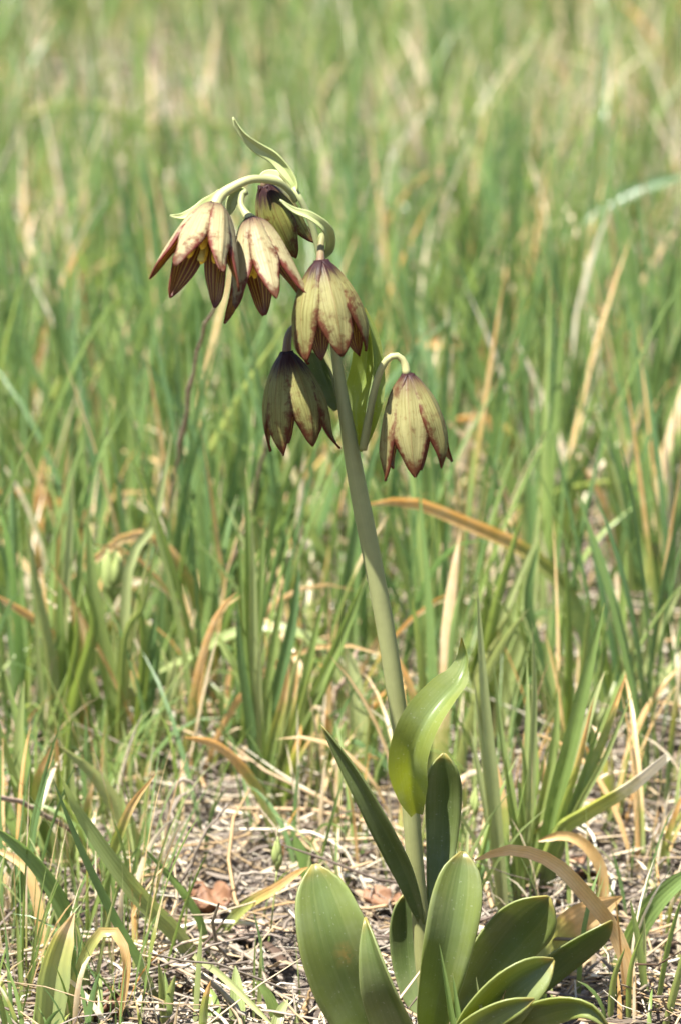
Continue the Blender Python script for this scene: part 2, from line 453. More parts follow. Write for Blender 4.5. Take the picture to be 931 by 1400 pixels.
def prof_leaf(s, kind):
    if kind == 'oval':   xs, ys = [0, .1, .3, .55, .75, .9, .97, 1], [.30, .40, .76, 1, .97, .72, .42, .06]
    elif kind == 'obov': xs, ys = [0, .1, .3, .6, .8, .92, .975, 1], [.34, .42, .68, .94, 1, .78, .46, .10]
    elif kind == 'lance': xs, ys = [0, .1, .3, .5, .75, .92, 1], [.28, .62, .98, 1, .76, .34, .04]
    else:                xs, ys = [0, .15, .4, .7, .92, 1], [.5, .8, 1, .8, .35, .04]
    y = np.interp(s, xs, ys)
    for _ in range(2):
        y[1:-1] = (y[:-2] + 2 * y[1:-1] + y[2:]) / 4
    return y
def plant_leaf(pts, wpx, kind='oval', roll=0.0, roll1=None, fold=0.25, curl=0.15, rnd=0.4, hint=(0, -1, 0.25), wave=0.0, parent=None, name='leaf', spot=None, th=0.0006):
    S, C = 30, 11
    P = smooth_path(ppts(pts), S)
    s = np.linspace(0, 1, S)
    ro = np.linspace(R(roll), R(roll if roll1 is None else roll1), S)
    W, N = frame(P, hint, ro)
    hw = prof_leaf(s, kind) * wpx * PS / 2
    V, F, U, T = ribbon_grid(P[None], (W * hw[:, None])[None], N[None], C, fold, curl)
    if wave:
        V = V + np.repeat(N, C, 0) * (np.sin(T * 17 + U * 1.5) * np.abs(U) ** 2 * wave * PS)[:, None]
    V = V + np.repeat(N, C, 0) * ((np.sin(T * 7.3 + rnd * 20) + np.sin(T * 13 + U * 3)) * np.abs(U) * 0.6 * PS)[:, None]
    sp = np.zeros(len(V)) if spot is None else np.exp(-((T - spot[0]) ** 2 / 0.0008 + (U - spot[1]) ** 2 / 0.03))
    me = mesh_from(name, V, F, {'t': T, 'u': U, 'rnd': np.full(len(V), rnd), 'spot': sp}, M_BRACT if 0 < th < .0005 else M_FLEAF)
    o = obj(name, me, parent or plant)
    if th > 0: solidify(o, th, off=0)
    return o
# stem leaves and rosette: points run from the base to the tip, third value = metres nearer (-) or farther (+)
plant_leaf([(568, 1112, -.0025), (562, 1080, -.006), (563, 1035, -.012), (580, 990, -.014), (606, 955, -.010), (628, 930, -.003), (637, 902, .0), (631, 872, .001)], 58, 'lance', -6, 48, .50, .25, .72, wave=0.8, th=0)
plant_leaf([(590, 1268, .002), (597, 1210, .006), (603, 1150, .010), (606, 1090, .010), (607, 1030, .006)], 52, 'obov', -12, 8, .20, .15, .25)
plant_leaf([(577, 1262, -.002), (549, 1180, -.006), (505, 1095, -.012), (474, 1042, -.014), (439, 991, -.016)], 34, 'lance', 22, 30, .42, .2, .20)
plant_leaf([(585, 1432, -.010), (522, 1420, -.028), (480, 1350, -.034), (452, 1270, -.036), (430, 1181, -.030)], 104, 'oval', -8, -4, .16, .2, .55, spot=(.67, .15))
plant_leaf([(588, 1432, -.014), (565, 1425, -.040), (533, 1365, -.052), (512, 1305, -.054), (499, 1254, -.050)], 72, 'lance', 40, 30, .5, .2, .45)
plant_leaf([(590, 1405, .006), (566, 1360, .010), (556, 1290, .012), (553, 1222, .010)], 48, 'oval', 8, 0, .25, .15, .05)
plant_leaf([(596, 1432, -.010), (592, 1398, -.020), (605, 1330, -.028), (620, 1250, -.030), (633, 1164, -.024)], 72, 'obov', 14, -4, .22, .2, .60)
plant_leaf([(602, 1425, -.002), (630, 1375, .002), (672, 1310, .002), (710, 1265, .000), (750, 1226, -.006)], 88, 'obov', -12, -14, .22, .18, .62)
plant_leaf([(606, 1425, .012), (668, 1380, .020), (735, 1325, .022), (785, 1288, .020), (836, 1259, .014)], 68, 'oval', -40, -52, .35, .15, .22)
plant_leaf([(606, 1430, -.012), (640, 1408, -.030), (672, 1372, -.042), (708, 1340, -.046), (757, 1312, -.046)], 78, 'oval', -34, -10, .45, .3, .82)
plant_leaf([(608, 1432, -.012), (660, 1420, -.030), (715, 1388, -.044), (765, 1372, -.052), (806, 1378, -.058), (834, 1408, -.060)], 60, 'lance', -30, -30, .3, .35, .95)
plant_leaf([(604, 1434, -.014), (620, 1424, -.040), (650, 1398, -.056), (688, 1378, -.060), (730, 1366, -.062)], 44, 'oval', -36, -20, .3, .3, .9)
# bracts
plant_leaf([(492, 618, .002), (488, 560, .006), (501, 500, .006), (500, 440, .004), (490, 408, .006)], 36, 'lance', 10, 38, .55, .25, .75, name='bract', th=0)
plant_leaf([(497, 614, .000), (507, 570, .002), (514, 515, .004), (510, 462, .005), (498, 420, .006)], 22, 'lance', -50, -30, .4, .2, .6, name='bract', th=0)
plant_leaf([(462, 560, .004), (447, 520, .008), (436, 488, .009), (424, 452, .009), (415, 425, .009)], 38, 'lance', 20, 5, .4, .2, .2, name='bract')
plant_leaf([(404, 262, .000), (400, 246, .001), (376, 216, .003), (349, 199, .002), (330, 180, .001), (319, 160, .000)], 17, 'thin', 10, 30, .4, .2, 1.0, wave=1.2, name='bract', th=.0004)
plant_leaf([(441, 352, .000), (451, 338, -.003), (446, 314, -.008), (425, 297, -.010), (402, 288, -.010), (383, 273, -.010)], 15, 'thin', -10, -30, .4, .2, .8, name='bract', th=.0004)
plant_leaf([(303, 262, -.006), (292, 274, -.010), (270, 289, -.014), (250, 297, -.016), (233, 295, -.018)], 17, 'thin', -25, -35, .4, .2, .9, name='bract', th=.0004)
plant_leaf([(396, 262, .010), (378, 242, .014), (362, 240, .014), (356, 248, .012)], 16, 'thin', -20, -40, .4, .2, .2, name='bract', th=.0004)
plant_leaf([(336, 262, .004), (326, 262, .004), (316, 275, .004), (312, 296, .004)], 18, 'thin', 20, 30, .5, .2, .75, name='bract', th=.0004)

def flower(label, ped, pedw, top, axis, L, Rm, ang0, prof, wmax, pale, seed, ped_mat, hooks=(), inner_scale=.96, crown_shade=.2):
    rs = np.random.default_rng(seed)
    Pp = smooth_path(ppts(ped), 24)
    rr = np.array(pedw, float); rr = np.interp(np.linspace(0, 1, 24), np.linspace(0, 1, len(rr)), rr) * PS / 2
    fl = obj('flower', tube_mesh('flower', Pp, rr, 12, ped_mat), plant)
    fl['label'] = label
    o = ppts([top])[0]
    a = unit(np.array(axis, float))
    e1 = unit(np.cross(a, np.array([1.0, 0, 0]))); e1 = e1 if e1[1] < 0 else -e1     # towards the viewer side
    e2 = unit(np.cross(a, e1)); e2 = e2 if e2[0] > 0 else -e2
    L *= PS; Rm *= PS
    S, C = 26, 13
    v = np.linspace(0, 1, S); u = np.linspace(-1, 1, C)
    vv = [0, .07, .18, .33, .53, .75, .9, 1]
    def sm(y, n=3):
        y = np.interp(v, vv, y)
        for _ in range(n): y[1:-1] = (y[:-2] + 2 * y[1:-1] + y[2:]) / 4
        return y
    for k in range(6):
        inner = k % 2
        th = R(ang0 + 60 * k + rs.uniform(-5, 5))
        rad = e1 * math.cos(th) + e2 * math.sin(th); tan = -e1 * math.sin(th) + e2 * math.cos(th)
        if prof == 'bell':
            r = sm([.12, .26, .45, .68, .92, 1.01, .99,   .92 + rs.uniform(-.08, .10)]); z = sm([0, .03, .12, .27, .49, .73, .89, 1.0])
        else:
            r = sm([.13, .34, .58, .80, 1.03, 1.26, 1.42, 1.50 + rs.uniform(-.1, .15)]); z = sm([0, .02, .10, .25, .47, .70, .86, .96])
        Lk = L * rs.uniform(.95, 1.04); sc = (inner_scale if inner else 1.0)
        r = r * Rm * sc; z = z * Lk
        hk = dict(hooks).get(k)
        if hk is not None:
            q = np.clip((v - .80) / .2, 0, 1) ** 2
            r = r + q * hk * Rm
        hw = np.interp(v, [0, .12, .3, .52, .68, .82, .92, .97, 1], [.30, .52, .84, 1, .84, .55, .33, .20, .05])
        for _ in range(2): hw[1:-1] = (hw[:-2] + 2 * hw[1:-1] + hw[2:]) / 4
        hw = hw * wmax * PS * (1.08 if inner else .94)
        rc = np.maximum(r, .0025) * (1.0 if prof == 'bell' else .72)
        angm = np.clip(hw / rc, 0, 1.15)
        ang = angm[:, None] * u[None]
        crease = -0.0005 * np.exp(-(u / .10) ** 2)[None] * 0 + 0.0007 * np.exp(-(u / .13) ** 2)[None] * np.sin(np.pi * v)[:, None]
        roll_in = -0.0009 * (np.abs(u) ** 6)[None] * np.sin(np.pi * np.clip(v * 1.1, 0, 1))[:, None]
        wob = 0.0004 * np.sin(v * 9 + seed + k)[:, None] * (u ** 2)[None] + .0003 * np.sin(v * 14 + k * 2.0)[:, None] * u[None]
        rr_ = rc[:, None] + crease + roll_in + wob
        X = (r - rc)[:, None] + rr_ * np.cos(ang); Yt = rr_ * np.sin(ang)
        V = o + a * z[:, None, None] + rad * X[..., None] + tan * Yt[..., None]
        base = np.arange(S * C).reshape(S, C)
        F = np.stack([base[:-1, :-1], base[:-1, 1:], base[1:, 1:], base[1:, :-1]], -1).reshape(-1, 4)
        # outward orientation check
        p = V.reshape(-1, 3)
        mid = base[S // 2, C // 2]
        nrm = np.cross(p[base[S // 2, C // 2 + 1]] - p[mid], p[base[S // 2 + 1, C // 2]] - p[mid])
        if np.dot(nrm, rad) < 0: F = F[:, ::-1]
        n = S * C
        me = mesh_from('tepal', p, F, {'t': np.repeat(v, C), 'u': np.tile(u, S), 'rnd': np.full(n, rs.random()), 'crown_shade': np.full(n, crown_shade), 'pale': np.full(n, np.clip(pale + rs.uniform(-.1, .1), 0, 1))}, [M_TO, M_TI])
        tp = obj('tepal', me, fl)
        solidify(tp, .00055, 1, -1)
    for k in range(6):                                   # stamens inside the bell
        th = R(ang0 + 30 + 60 * k)
        rad = e1 * math.cos(th) + e2 * math.sin(th)
        q = np.array([o + a * .06 * L + rad * .05 * L, o + a * .3 * L + rad * .10 * L, o + a * .46 * L + rad * .13 * L])
        st = obj('filament', tube_mesh('filament', smooth_path(q, 6), np.full(6, .00045), 6, M_FIL), fl)
        q2 = np.array([o + a * .40 * L + rad * .12 * L, o + a * .50 * L + rad * .145 * L, o + a * .62 * L + rad * .15 * L])
        obj('anther', tube_mesh('anther', smooth_path(q2, 8), np.array([.3, .85, 1.1, 1.1, 1.05, 1.0, .8, .3]) * .0012, 8, M_ANTHER), fl)
    q = np.array([o + a * .03 * L, o + a * .35 * L, o + a * .66 * L])
    obj('pistil', tube_mesh('pistil', smooth_path(q, 9), np.array([1.6, 1.7, 1.5, 1.2, .9, .8, .8, .9, 1.1]) * .001, 8, M_FIL), fl)
    return fl
FL = {}
FL['C'] = flower('shaded brown bell flower hanging behind the topmost cluster', [(402, 262, .006), (392, 246, .012), (376, 236, .016), (364, 240, .018), (361, 256, .018)], [8, 7, 7, 8, 11],
       (361, 252, .018), (.36, .22, -.9), 104, 34, 14, 'bell', 27, .15, 3, M_PEDD, hooks=((1, .2),), crown_shade=.8)
FL['A'] = flower('wide open pale bell flower showing yellow anthers inside', [(404, 275, .0), (396, 262, -.002), (380, 249, -.004), (345, 245, -.008), (315, 258, -.010), (300, 270, -.012), (294, 284, -.014)], [7, 9, 10, 11, 12, 14, 17],
       (294, 279, -.014), (-.20, -.64, -.74), 132, 41, 33, 'open', 24, .95, 5, M_PED)
FL['B'] = flower('open bell flower with pale pink-blotched tepals in the topmost cluster', [(338, 262, .0), (332, 266, .0), (330, 280, -.002), (336, 292, -.004), (344, 300, -.006)], [9, 9, 9, 11, 15],
       (344, 297, -.006), (.20, -.34, -.90), 128, 40, 6, 'open', 24, .85, 9, M_PED, hooks=((4, .2),))
FL['D'] = flower('plump yellow-green bell flower with painted shade over its purplish top', [(436, 334, .0), (441, 322, -.002), (439, 336, -.006), (438, 360, -.012)], [9, 9, 10, 13],
       (438, 355, -.012), (.13, -.12, -.97), 134, 51, -42, 'bell', 30, .35, 12, M_PEDD, hooks=((3, .15), (5, -.25)), crown_shade=.55)
FL['E'] = flower('dusky bell flower with shade painted over its top beside the stem', [(462, 540, .0), (452, 500, .004), (430, 462, .006), (406, 448, .004), (395, 458, .0), (392, 484, -.004)], [8, 9, 9, 9, 10, 13],
       (392, 480, -.004), (.13, -.06, -.97), 134, 45, -36, 'bell', 27, .20, 21, M_PEDD, hooks=((2, .25),), crown_shade=.72)
FL['F'] = flower('single bell flower hanging from a hooked cream stalk', [(496, 614, -.002), (505, 565, -.004), (515, 520, -.006), (527, 494, -.007), (541, 486, -.007), (552, 495, -.007), (556, 514, -.008)], [12, 12, 10, 10, 10, 9, 12],
       (557, 510, -.008), (.10, -.08, -.97), 136, 48, -64, 'bell', 28, .45, 33, M_PED, hooks=((0, .12), (3, .2)))

# ------------------------------------------------------------------ hand-placed grasses
KIND = {  # rnd, dry fraction, rnd2
    'g': (.66, 0, .5), 'd': (.36, 0, .5), 'y': (.84, 0, .5), 'p': (1.0, 0, .6), 't': (.55, .30, .45), 'b': (.45, .18, .15),
    'k': (.0, 0, .5), 'u': (.88, .28, 1.0), 'v': (.95, .22, .6), 'q': (.98, .55, .55), 'o': (.7, 1.3, .42), 's': (.8, 1.3, .65), 'w': (.9, 1.3, .98), 'h': (.85, .50, .40), 'm': (.35, .45, .3)}
def blade_px(parent, origin, kind, w, pts, name='blade', lean=None, prof='blade', fold=.35, roll=None, S=16, baseY=None, th=False):
    Y0 = ground_Y(pts[0][1]) if baseY is None else baseY
    n = len(pts)
    ln = rng.uniform(-.02, .02) if lean is None else lean
    ys = [Y0 + ln * (i / (n - 1)) + (p[2] if len(p) > 2 else 0) for i, p in enumerate(pts)]
    P = np.array([at(p[0], p[1], y) for p, y in zip(pts, ys)])
    P[0, 2] -= .004
    P = smooth_path(P, S)
    s = np.linspace(0, 1, S)
    ro = R(rng.uniform(-30, 30) if roll is None else roll)
    W, N = frame(P, (0.15, -1, .3), ro + np.linspace(0, R(rng.uniform(-35, 35)), S))
    if prof == 'blade': k = np.interp(s, [0, .1, .45, .75, .92, 1], [.75, .9, 1, .72, .33, .03])
    elif prof == 'strap': k = np.interp(s, [0, .1, .6, .9, 1], [.8, 1, 1, .75, .12])
    elif prof == 'cut': k = np.interp(s, [0, .15, .8, 1], [.8, 1, .85, .62])
    else: k = np.interp(s, [0, .2, .5, .8, 1], [.45, .85, 1, .7, .05])
    W = W * (k * w * pxsize(Y0) / 2 * 1.25)[:, None]
    V, F, U, T = ribbon_grid((P - origin)[None], W[None], N[None], 5, fold, .1)
    r, d, r2 = KIND[kind]
    nn = len(V)
    at_ = {'t': T, 'u': U, 'rnd': np.full(nn, np.clip(r + rng.uniform(-.08, .08), 0, 1)), 'dry': np.full(nn, d), 'rnd2': np.full(nn, np.clip(r2 + rng.uniform(-.08, .08), 0, 1))}
    o = obj(name, mesh_from(name, V, F, at_, M_GRASS), parent)
    if th: solidify(o, .00025, off=0)
    return o
def grass_thing(name, label, cat, blades, group=None, **kw):
    p0 = blades[0][2][0]
    origin = at(p0[0], p0[1], ground_Y(p0[1]))
    if len(blades) == 1:
        o = blade_px(None, origin, *blades[0], name=name, **kw); o.location = origin
        return tag(o, label, cat, group)
    t = thing(name, label, cat, origin, group)
    for b in blades: blade_px(t, origin, *b, **kw)
    if p0[1] < 1260:
        for (k, w, pts) in blades:
            for _ in range(2 if rng.random() < .5 else 1):
                dx0, dx1, sc = rng.uniform(-9, 9), rng.uniform(-34, 34), rng.uniform(.55, .95)
                m = len(pts) - 1
                q = [(pts[0][0] + dx0 + (p[0] - pts[0][0]) * sc + dx1 * (i / m), pts[0][1] + (p[1] - pts[0][1]) * sc) for i, p in enumerate(pts)]
                blade_px(t, origin, str(rng.choice(['g', 'y', 'p', 'g', 't', k])), w * rng.uniform(.6, .95), q, **kw)
    return t

grass_thing('grass_tuft', 'tuft of stiff grey-green blades beside the broad lily leaves, one with brown tip', 'grass', [
    ('p', 13, [(690, 1252), (676, 1100), (660, 930), (652, 800)]), ('g', 14, [(708, 1242), (699, 1110), (682, 1000), (673, 900)]),
    ('g', 19, [(728, 1228), (757, 1100), (783, 1000), (807, 900), (826, 824)]), ('b', 13, [(738, 1226), (783, 1103), (819, 1023), (856, 920)]),
    ('d', 8, [(642, 1268), (652, 1220), (668, 1140), (684, 1076)]), ('g', 13, [(716, 1212), (735, 1123), (757, 1020), (762, 940)]),
    ('g', 15, [(694, 1236), (708, 1150), (716, 1080), (712, 1010)]), ('y', 10, [(705, 1236), (722, 1120), (729, 960), (727, 850)])])
grass_thing('grazed_leaf', 'bitten-off rolled leaf with bleached white end leaning across the stiff tuft', 'leaf', [('u', 21, [(726, 1226), (757, 1140), (799, 1107), (855, 1073), (909, 1030)])], prof='cut', fold=.8, lean=-.02)
grass_thing('dry_leaf', 'long orange-tan dry leaf arching over between grass and lily leaves', 'leaf', [('o', 17, [(862, 1380), (855, 1318), (835, 1267), (807, 1231), (767, 1187), (731, 1167), (691, 1161), (648, 1176)])], prof='strap', lean=.0)
grass_thing('dry_leaf', 'short tan dry leaf hooped behind the bleached grazed leaf', 'leaf', [('o', 13, [(818, 1262), (823, 1200), (803, 1159), (771, 1142), (735, 1150)])], prof='strap')
grass_thing('withered_leaf', 'broad ochre withered leaf lying behind the lily rosette', 'leaf', [('q', 46, [(728, 1318), (755, 1288), (783, 1258), (815, 1242), (850, 1226)])], prof='oval', fold=.2, roll=-40, baseY=.03, lean=.0)
grass_thing('strap_leaf', 'pale green strap leaf rising from a dark soil hollow', 'leaf', [('g', 24, [(845, 1310), (870, 1272), (899, 1231), (945, 1190)])], prof='strap')
grass_thing('grass_tuft', 'sparse tuft of thin blades beside the dark soil hollow', 'grass', [
    ('g', 8, [(896, 1372), (908, 1310), (922, 1255), (936, 1215)]), ('y', 7, [(876, 1368), (879, 1310), (880, 1250)]), ('g', 9, [(884, 1372), (874, 1300), (861, 1230)]),
    ('y', 7, [(858, 1400), (860, 1330), (878, 1272)]), ('y', 8, [(832, 1395), (838, 1340), (854, 1296)]), ('g', 9, [(905, 1400), (925, 1340), (940, 1280)])])
grass_thing('strap_leaf', 'thick dark green leaf bending to the ground over orange dead leaf', 'leaf', [('d', 21, [(116, 1362), (110, 1320), (103, 1280), (89, 1237), (66, 1197), (34, 1160), (-10, 1128)])], prof='strap', fold=.6, lean=-.01, roll=15)
grass_thing('dry_leaf', 'orange dead leaf tucked under the thick dark green leaf', 'leaf', [('o', 12, [(60, 1330), (56, 1260), (43, 1200), (26, 1177), (-8, 1160)])], prof='strap', lean=.01)
grass_thing('strap_leaf', 'broad light green leaf sprawling over straw litter', 'leaf', [('g', 21, [(282, 1318), (240, 1276), (200, 1237), (160, 1189), (104, 1106), (84, 1060)])], prof='blade', lean=-.03, roll=5)
grass_thing('strap_leaf', 'pale flat leaf slanting down to the litter beside yellow-green blades', 'leaf', [('p', 20, [(186, 1180), (182, 1149), (169, 1114), (149, 1083), (123, 1051), (80, 1018)])], prof='blade', lean=-.02, roll=5)
grass_thing('grass_sprig', 'thin dark green blade slanting through straw litter', 'grass', [('d', 12, [(219, 1362), (190, 1310), (160, 1257), (114, 1163), (73, 1064)])], lean=-.03)
grass_thing('grass_sprig', 'twisted pale yellow blade with a fine dry tip', 'grass', [('t', 13, [(144, 1290), (154, 1177), (166, 1134), (183, 1097), (214, 1058)])], lean=-.01, prof='oval')
grass_thing('withered_leaf', 'upright yellow-olive withered leaf with a pale dry tip', 'leaf', [('v', 40, [(60, 1418), (70, 1335), (84, 1283), (102, 1248)])], prof='oval', fold=.5, roll=-10)
grass_thing('dry_leaf', 'narrow yellow to tan leaf bent over in a tight hoop', 'leaf', [('h', 12, [(88, 1405), (109, 1329), (129, 1286), (149, 1270), (163, 1283), (173, 1311), (169, 1357), (163, 1400)])], prof='strap', lean=-.01)
grass_thing('grass_tuft', 'clump of short broad yellow-green blades above the thick dark leaf', 'grass', [
    ('t', 22, [(66, 1180), (60, 1120), (57, 1071), (75, 1015)]), ('y', 17, [(102, 1185), (98, 1130), (94, 1071), (91, 1000)]), ('g', 15, [(46, 1190), (36, 1110), (26, 1040), (34, 930)]),
    ('g', 13, [(52, 1190), (42, 1100), (32, 1020), (8, 920)]), ('y', 12, [(76, 1185), (86, 1110), (92, 1040), (98, 980)]), ('d', 12, [(34, 1190), (16, 1120), (-6, 1060)]), ('g', 9, [(6, 1170), (30, 1120), (62, 1080), (76, 1068)])])
grass_thing('grass_tuft', 'low cluster of short green shoots on grey soil', 'grass', [
    ('y', 19, [(326, 1416), (325, 1370), (322, 1320)]), ('t', 10, [(276, 1410), (281, 1372), (289, 1340)]), ('g', 14, [(382, 1392), (368, 1364), (350, 1340)]), ('y', 11, [(227, 1392), (232, 1362), (240, 1333)]),
    ('g', 12, [(224, 1386), (221, 1350), (217, 1316)]), ('g', 18, [(297, 1412), (294, 1378), (288, 1350)]), ('y', 14, [(372, 1412), (382, 1388), (394, 1366)]), ('y', 12, [(397, 1414), (403, 1394), (404, 1370)])])
grass_thing('grass_sprig', 'slim dark green blade bending down onto bare litter', 'grass', [('d', 10, [(287, 1302), (275, 1260), (252, 1221), (233, 1198), (196, 1158)])], lean=-.02)
grass_thing('withered_leaf', 'folded tan leaf with yellow-green base pointing at the big spotted lily leaf', 'leaf', [('h', 14, [(284, 1282), (334, 1244), (380, 1216), (421, 1186)])], prof='strap', lean=-.03, fold=.6)
grass_thing('grass_sprig', 'pale green stalk lying flat over grey soil', 'grass', [('p', 8, [(266, 1290), (308, 1337), (372, 1400)])], prof='strap', lean=-.05, baseY=.0)
grass_thing('grass_sprig', 'stubby dark green leaf end beside tip of spotted lily leaf', 'grass', [('d', 15, [(428, 1225), (419, 1185), (403, 1142)])], prof='strap')
grass_thing('dry_leaf', 'olive leaf with orange curling tip above the straw litter', 'leaf', [('h', 13, [(378, 1160), (368, 1110), (345, 1066), (320, 1035), (290, 1014), (252, 1008)])], prof='strap', lean=-.01)
grass_thing('grass_tuft', 'pale-stemmed tuft of blue-green blades rising behind the dry orange arch', 'grass', [
    ('p', 16, [(78, 1052), (76, 988), (65, 881), (48, 800), (36, 712)]), ('p', 15, [(80, 1052), (79, 975), (82, 875), (90, 785), (101, 640)]), ('g', 16, [(90, 1056), (96, 990), (110, 930), (129, 855), (114, 790)]),
    ('g', 12, [(72, 1052), (62, 940), (66, 840), (76, 740)]), ('g', 12, [(86, 1052), (98, 900), (110, 780), (100, 690)])])
grass_thing('grass_tuft', 'tuft with jointed pale yellow culm and blue-green blades', 'grass', [
    ('g', 18, [(163, 1060), (160, 1010), (145, 897), (129, 817), (120, 700)]), ('p', 13, [(168, 1062), (167, 980), (170, 881), (179, 765), (210, 718), (236, 590)]), ('p', 10, [(172, 1062), (170, 960), (178, 870), (194, 800), (212, 715)]),
    ('d', 17, [(178, 1064), (184, 1020), (200, 946), (214, 830)]), ('g', 13, [(176, 1062), (190, 980), (196, 880), (188, 800)])])
grass_thing('dry_leaf', 'orange dry leaf sagging across the pale-stemmed tuft', 'leaf', [('o', 12, [(122, 1030), (119, 988), (106, 933), (84, 881), (48, 846), (-8, 812)])], prof='strap', lean=-.02)
grass_thing('dry_leaf', 'tan leaf arched over behind the green spikelet', 'leaf', [('h', 12, [(300, 960), (286, 880), (262, 800), (232, 752), (206, 734), (177, 730), (142, 755), (97, 791)])], prof='strap', lean=-.03)
grass_thing('grass_tuft', 'dense tuft of slender blades with one broad bright green blade', 'grass', [
    ('g', 14, [(360, 1110), (355, 990), (343, 870), (340, 780), (336, 640)]), ('g', 12, [(366, 1110), (352, 930), (356, 800), (362, 700)]), ('d', 17, [(362, 1110), (370, 1010), (384, 920), (400, 846), (410, 760)]),
    ('g', 18, [(372, 1112), (402, 1030), (424, 970), (448, 915), (474, 850), (504, 780)]), ('g', 11, [(384, 1112), (406, 990), (421, 915), (439, 834), (446, 806)]), ('y', 13, [(356, 1108), (350, 1030), (340, 950), (310, 890), (280, 846)]),
    ('p', 12, [(376, 1112), (386, 1010), (398, 930), (420, 860)]), ('d', 12, [(352, 1106), (344, 1000), (330, 900), (324, 820)]), ('t', 12, [(388, 1114), (398, 1050), (408, 1010), (412, 990)])])
grass_thing('strap_leaf', 'green strap leaf arching over behind the dense slender tuft', 'leaf', [('y', 15, [(472, 1040), (466, 976), (458, 922), (440, 886), (406, 866), (364, 860), (316, 868), (270, 894), (205, 925)])], prof='strap', lean=.02)
grass_thing('withered_leaf', 'narrow leaf flushed red at its middle near the lily stem', 'leaf', [('m', 15, [(440, 1062), (466, 1012), (497, 973), (530, 949), (566, 934)])], prof='blade', lean=-.01)
grass_thing('strap_leaf', 'yellow-green blunt leaf with pale margin behind the red-flushed leaf', 'leaf', [('p', 24, [(488, 1090), (488, 1010), (482, 940), (474, 888)])], prof='strap')
grass_thing('bleached_leaf', 'thick bleached leaf with a torn whitish end', 'leaf', [('w', 20, [(362, 900), (368, 830), (388, 774), (420, 736)])], prof='cut', fold=.5)
grass_thing('grass_tuft', 'lush tuft of wide bright green blades behind the curled stem leaf', 'grass', [
    ('g', 16, [(655, 1035), (660, 927), (675, 831), (695, 760), (716, 694)]), ('y', 19, [(665, 1035), (676, 920), (707, 839), (727, 779), (736, 690)]), ('d', 15, [(745, 1040), (755, 965), (731, 879), (722, 811), (736, 742)]),
    ('p', 20, [(650, 1035), (650, 960), (664, 890), (700, 830)]), ('g', 15, [(640, 1032), (642, 940), (660, 850), (668, 770)]), ('y', 18, [(672, 1035), (690, 950), (712, 880), (724, 830)]), ('g', 12, [(690, 1036), (712, 950), (720, 870), (722, 800)])])
grass_thing('grass_tuft', 'upright thin tuft next to the lush wide-bladed tuft', 'grass', [
    ('g', 12, [(775, 1060), (775, 959), (775, 839), (770, 728)]), ('g', 10, [(788, 1062), (792, 960), (800, 880), (806, 812)]), ('y', 11, [(766, 1060), (760, 980), (748, 900), (752, 820)]), ('d', 11, [(800, 1064), (806, 980), (822, 900), (828, 850)])])
grass_thing('strap_leaf', 'long arching leaf turning from green to orange behind the lily stem', 'leaf', [('m', 17, [(815, 990), (807, 899), (783, 823), (743, 771), (699, 740), (656, 722), (600, 698), (555, 684), (500, 690)])], prof='strap', lean=-.02)
grass_thing('strap_leaf', 'green leaf arching low across the far side of the orange-tipped arch', 'leaf', [('y', 16, [(990, 800), (965, 730), (930, 684), (890, 668), (847, 660), (783, 666), (719, 688), (660, 728)])], prof='strap', lean=-.02)
grass_thing('grass_tuft', 'spreading pale green tuft beyond the upright thin tuft', 'grass', [
    ('g', 13, [(838, 1010), (838, 950), (847, 879), (856, 750)]), ('p', 13, [(850, 1010), (863, 951), (895, 871), (935, 795)]), ('y', 14, [(845, 1010), (850, 940), (870, 880), (880, 810)]), ('g', 11, [(832, 1008), (824, 930), (826, 850), (818, 780)]),
    ('p', 12, [(856, 1010), (880, 960), (912, 920), (940, 880)])])
grass_thing('strap_leaf', 'dark green leaf making a wide arch in the blurred meadow', 'leaf', [('k', 20, [(712, 480), (725, 410), (745, 355), (800, 300), (870, 260), (945, 238)])], prof='strap', lean=.02)
grass_thing('dry_leaf', 'yellow-orange leaf arched over the meadow behind the lily bracts', 'leaf', [('o', 15, [(730, 600), (705, 540), (670, 490), (600, 467), (540, 476), (480, 510), (430, 555)])], prof='strap', lean=-.05)
grass_thing('dry_leaf', 'tan-orange leaf arched beside the cream-stalked flower', 'leaf', [('h', 12, [(750, 690), (735, 630), (700, 594), (660, 572), (610, 578), (560, 610)])], prof='strap', lean=-.03)
grass_thing('strap_leaf', 'pale green leaf arched low in the far meadow', 'leaf', [('p', 20, [(345, 250), (330, 195), (290, 172), (200, 175), (150, 150), (80, 145), (10, 168)])], prof='strap', lean=-.03)
grass_thing('dry_leaf', 'orange leaf bent over beside a whitish stalk', 'leaf', [('o', 13, [(125, 800), (100, 712), (55, 676), (-10, 672)])], prof='strap')
grass_thing('dry_leaf', 'short orange leaf lying level among upright green blades', 'leaf', [('o', 13, [(260, 745), (225, 694), (180, 688), (130, 694)])], prof='strap')
grass_thing('strap_leaf', 'broad yellow-green leaf standing among slender blades', 'leaf', [('y', 28, [(240, 830), (250, 720), (270, 640), (285, 590)])], prof='blade')
grass_thing('strap_leaf', 'long narrow pale green leaf slanting up behind the dusky bell flower', 'leaf', [('y', 12, [(230, 800), (270, 660), (330, 540), (400, 430)])], prof='blade', lean=-.1)

grass_thing('grass_tuft', 'few soft thin blades standing close before the lily rosette', 'grass', [
    ('t', 8, [(650, 1500), (668, 1410), (708, 1322)]), ('g', 9, [(640, 1500), (618, 1400), (600, 1290)]), ('g', 8, [(645, 1500), (632, 1430), (618, 1330)]), ('p', 7, [(655, 1500), (660, 1420), (650, 1335)])], lean=.0)
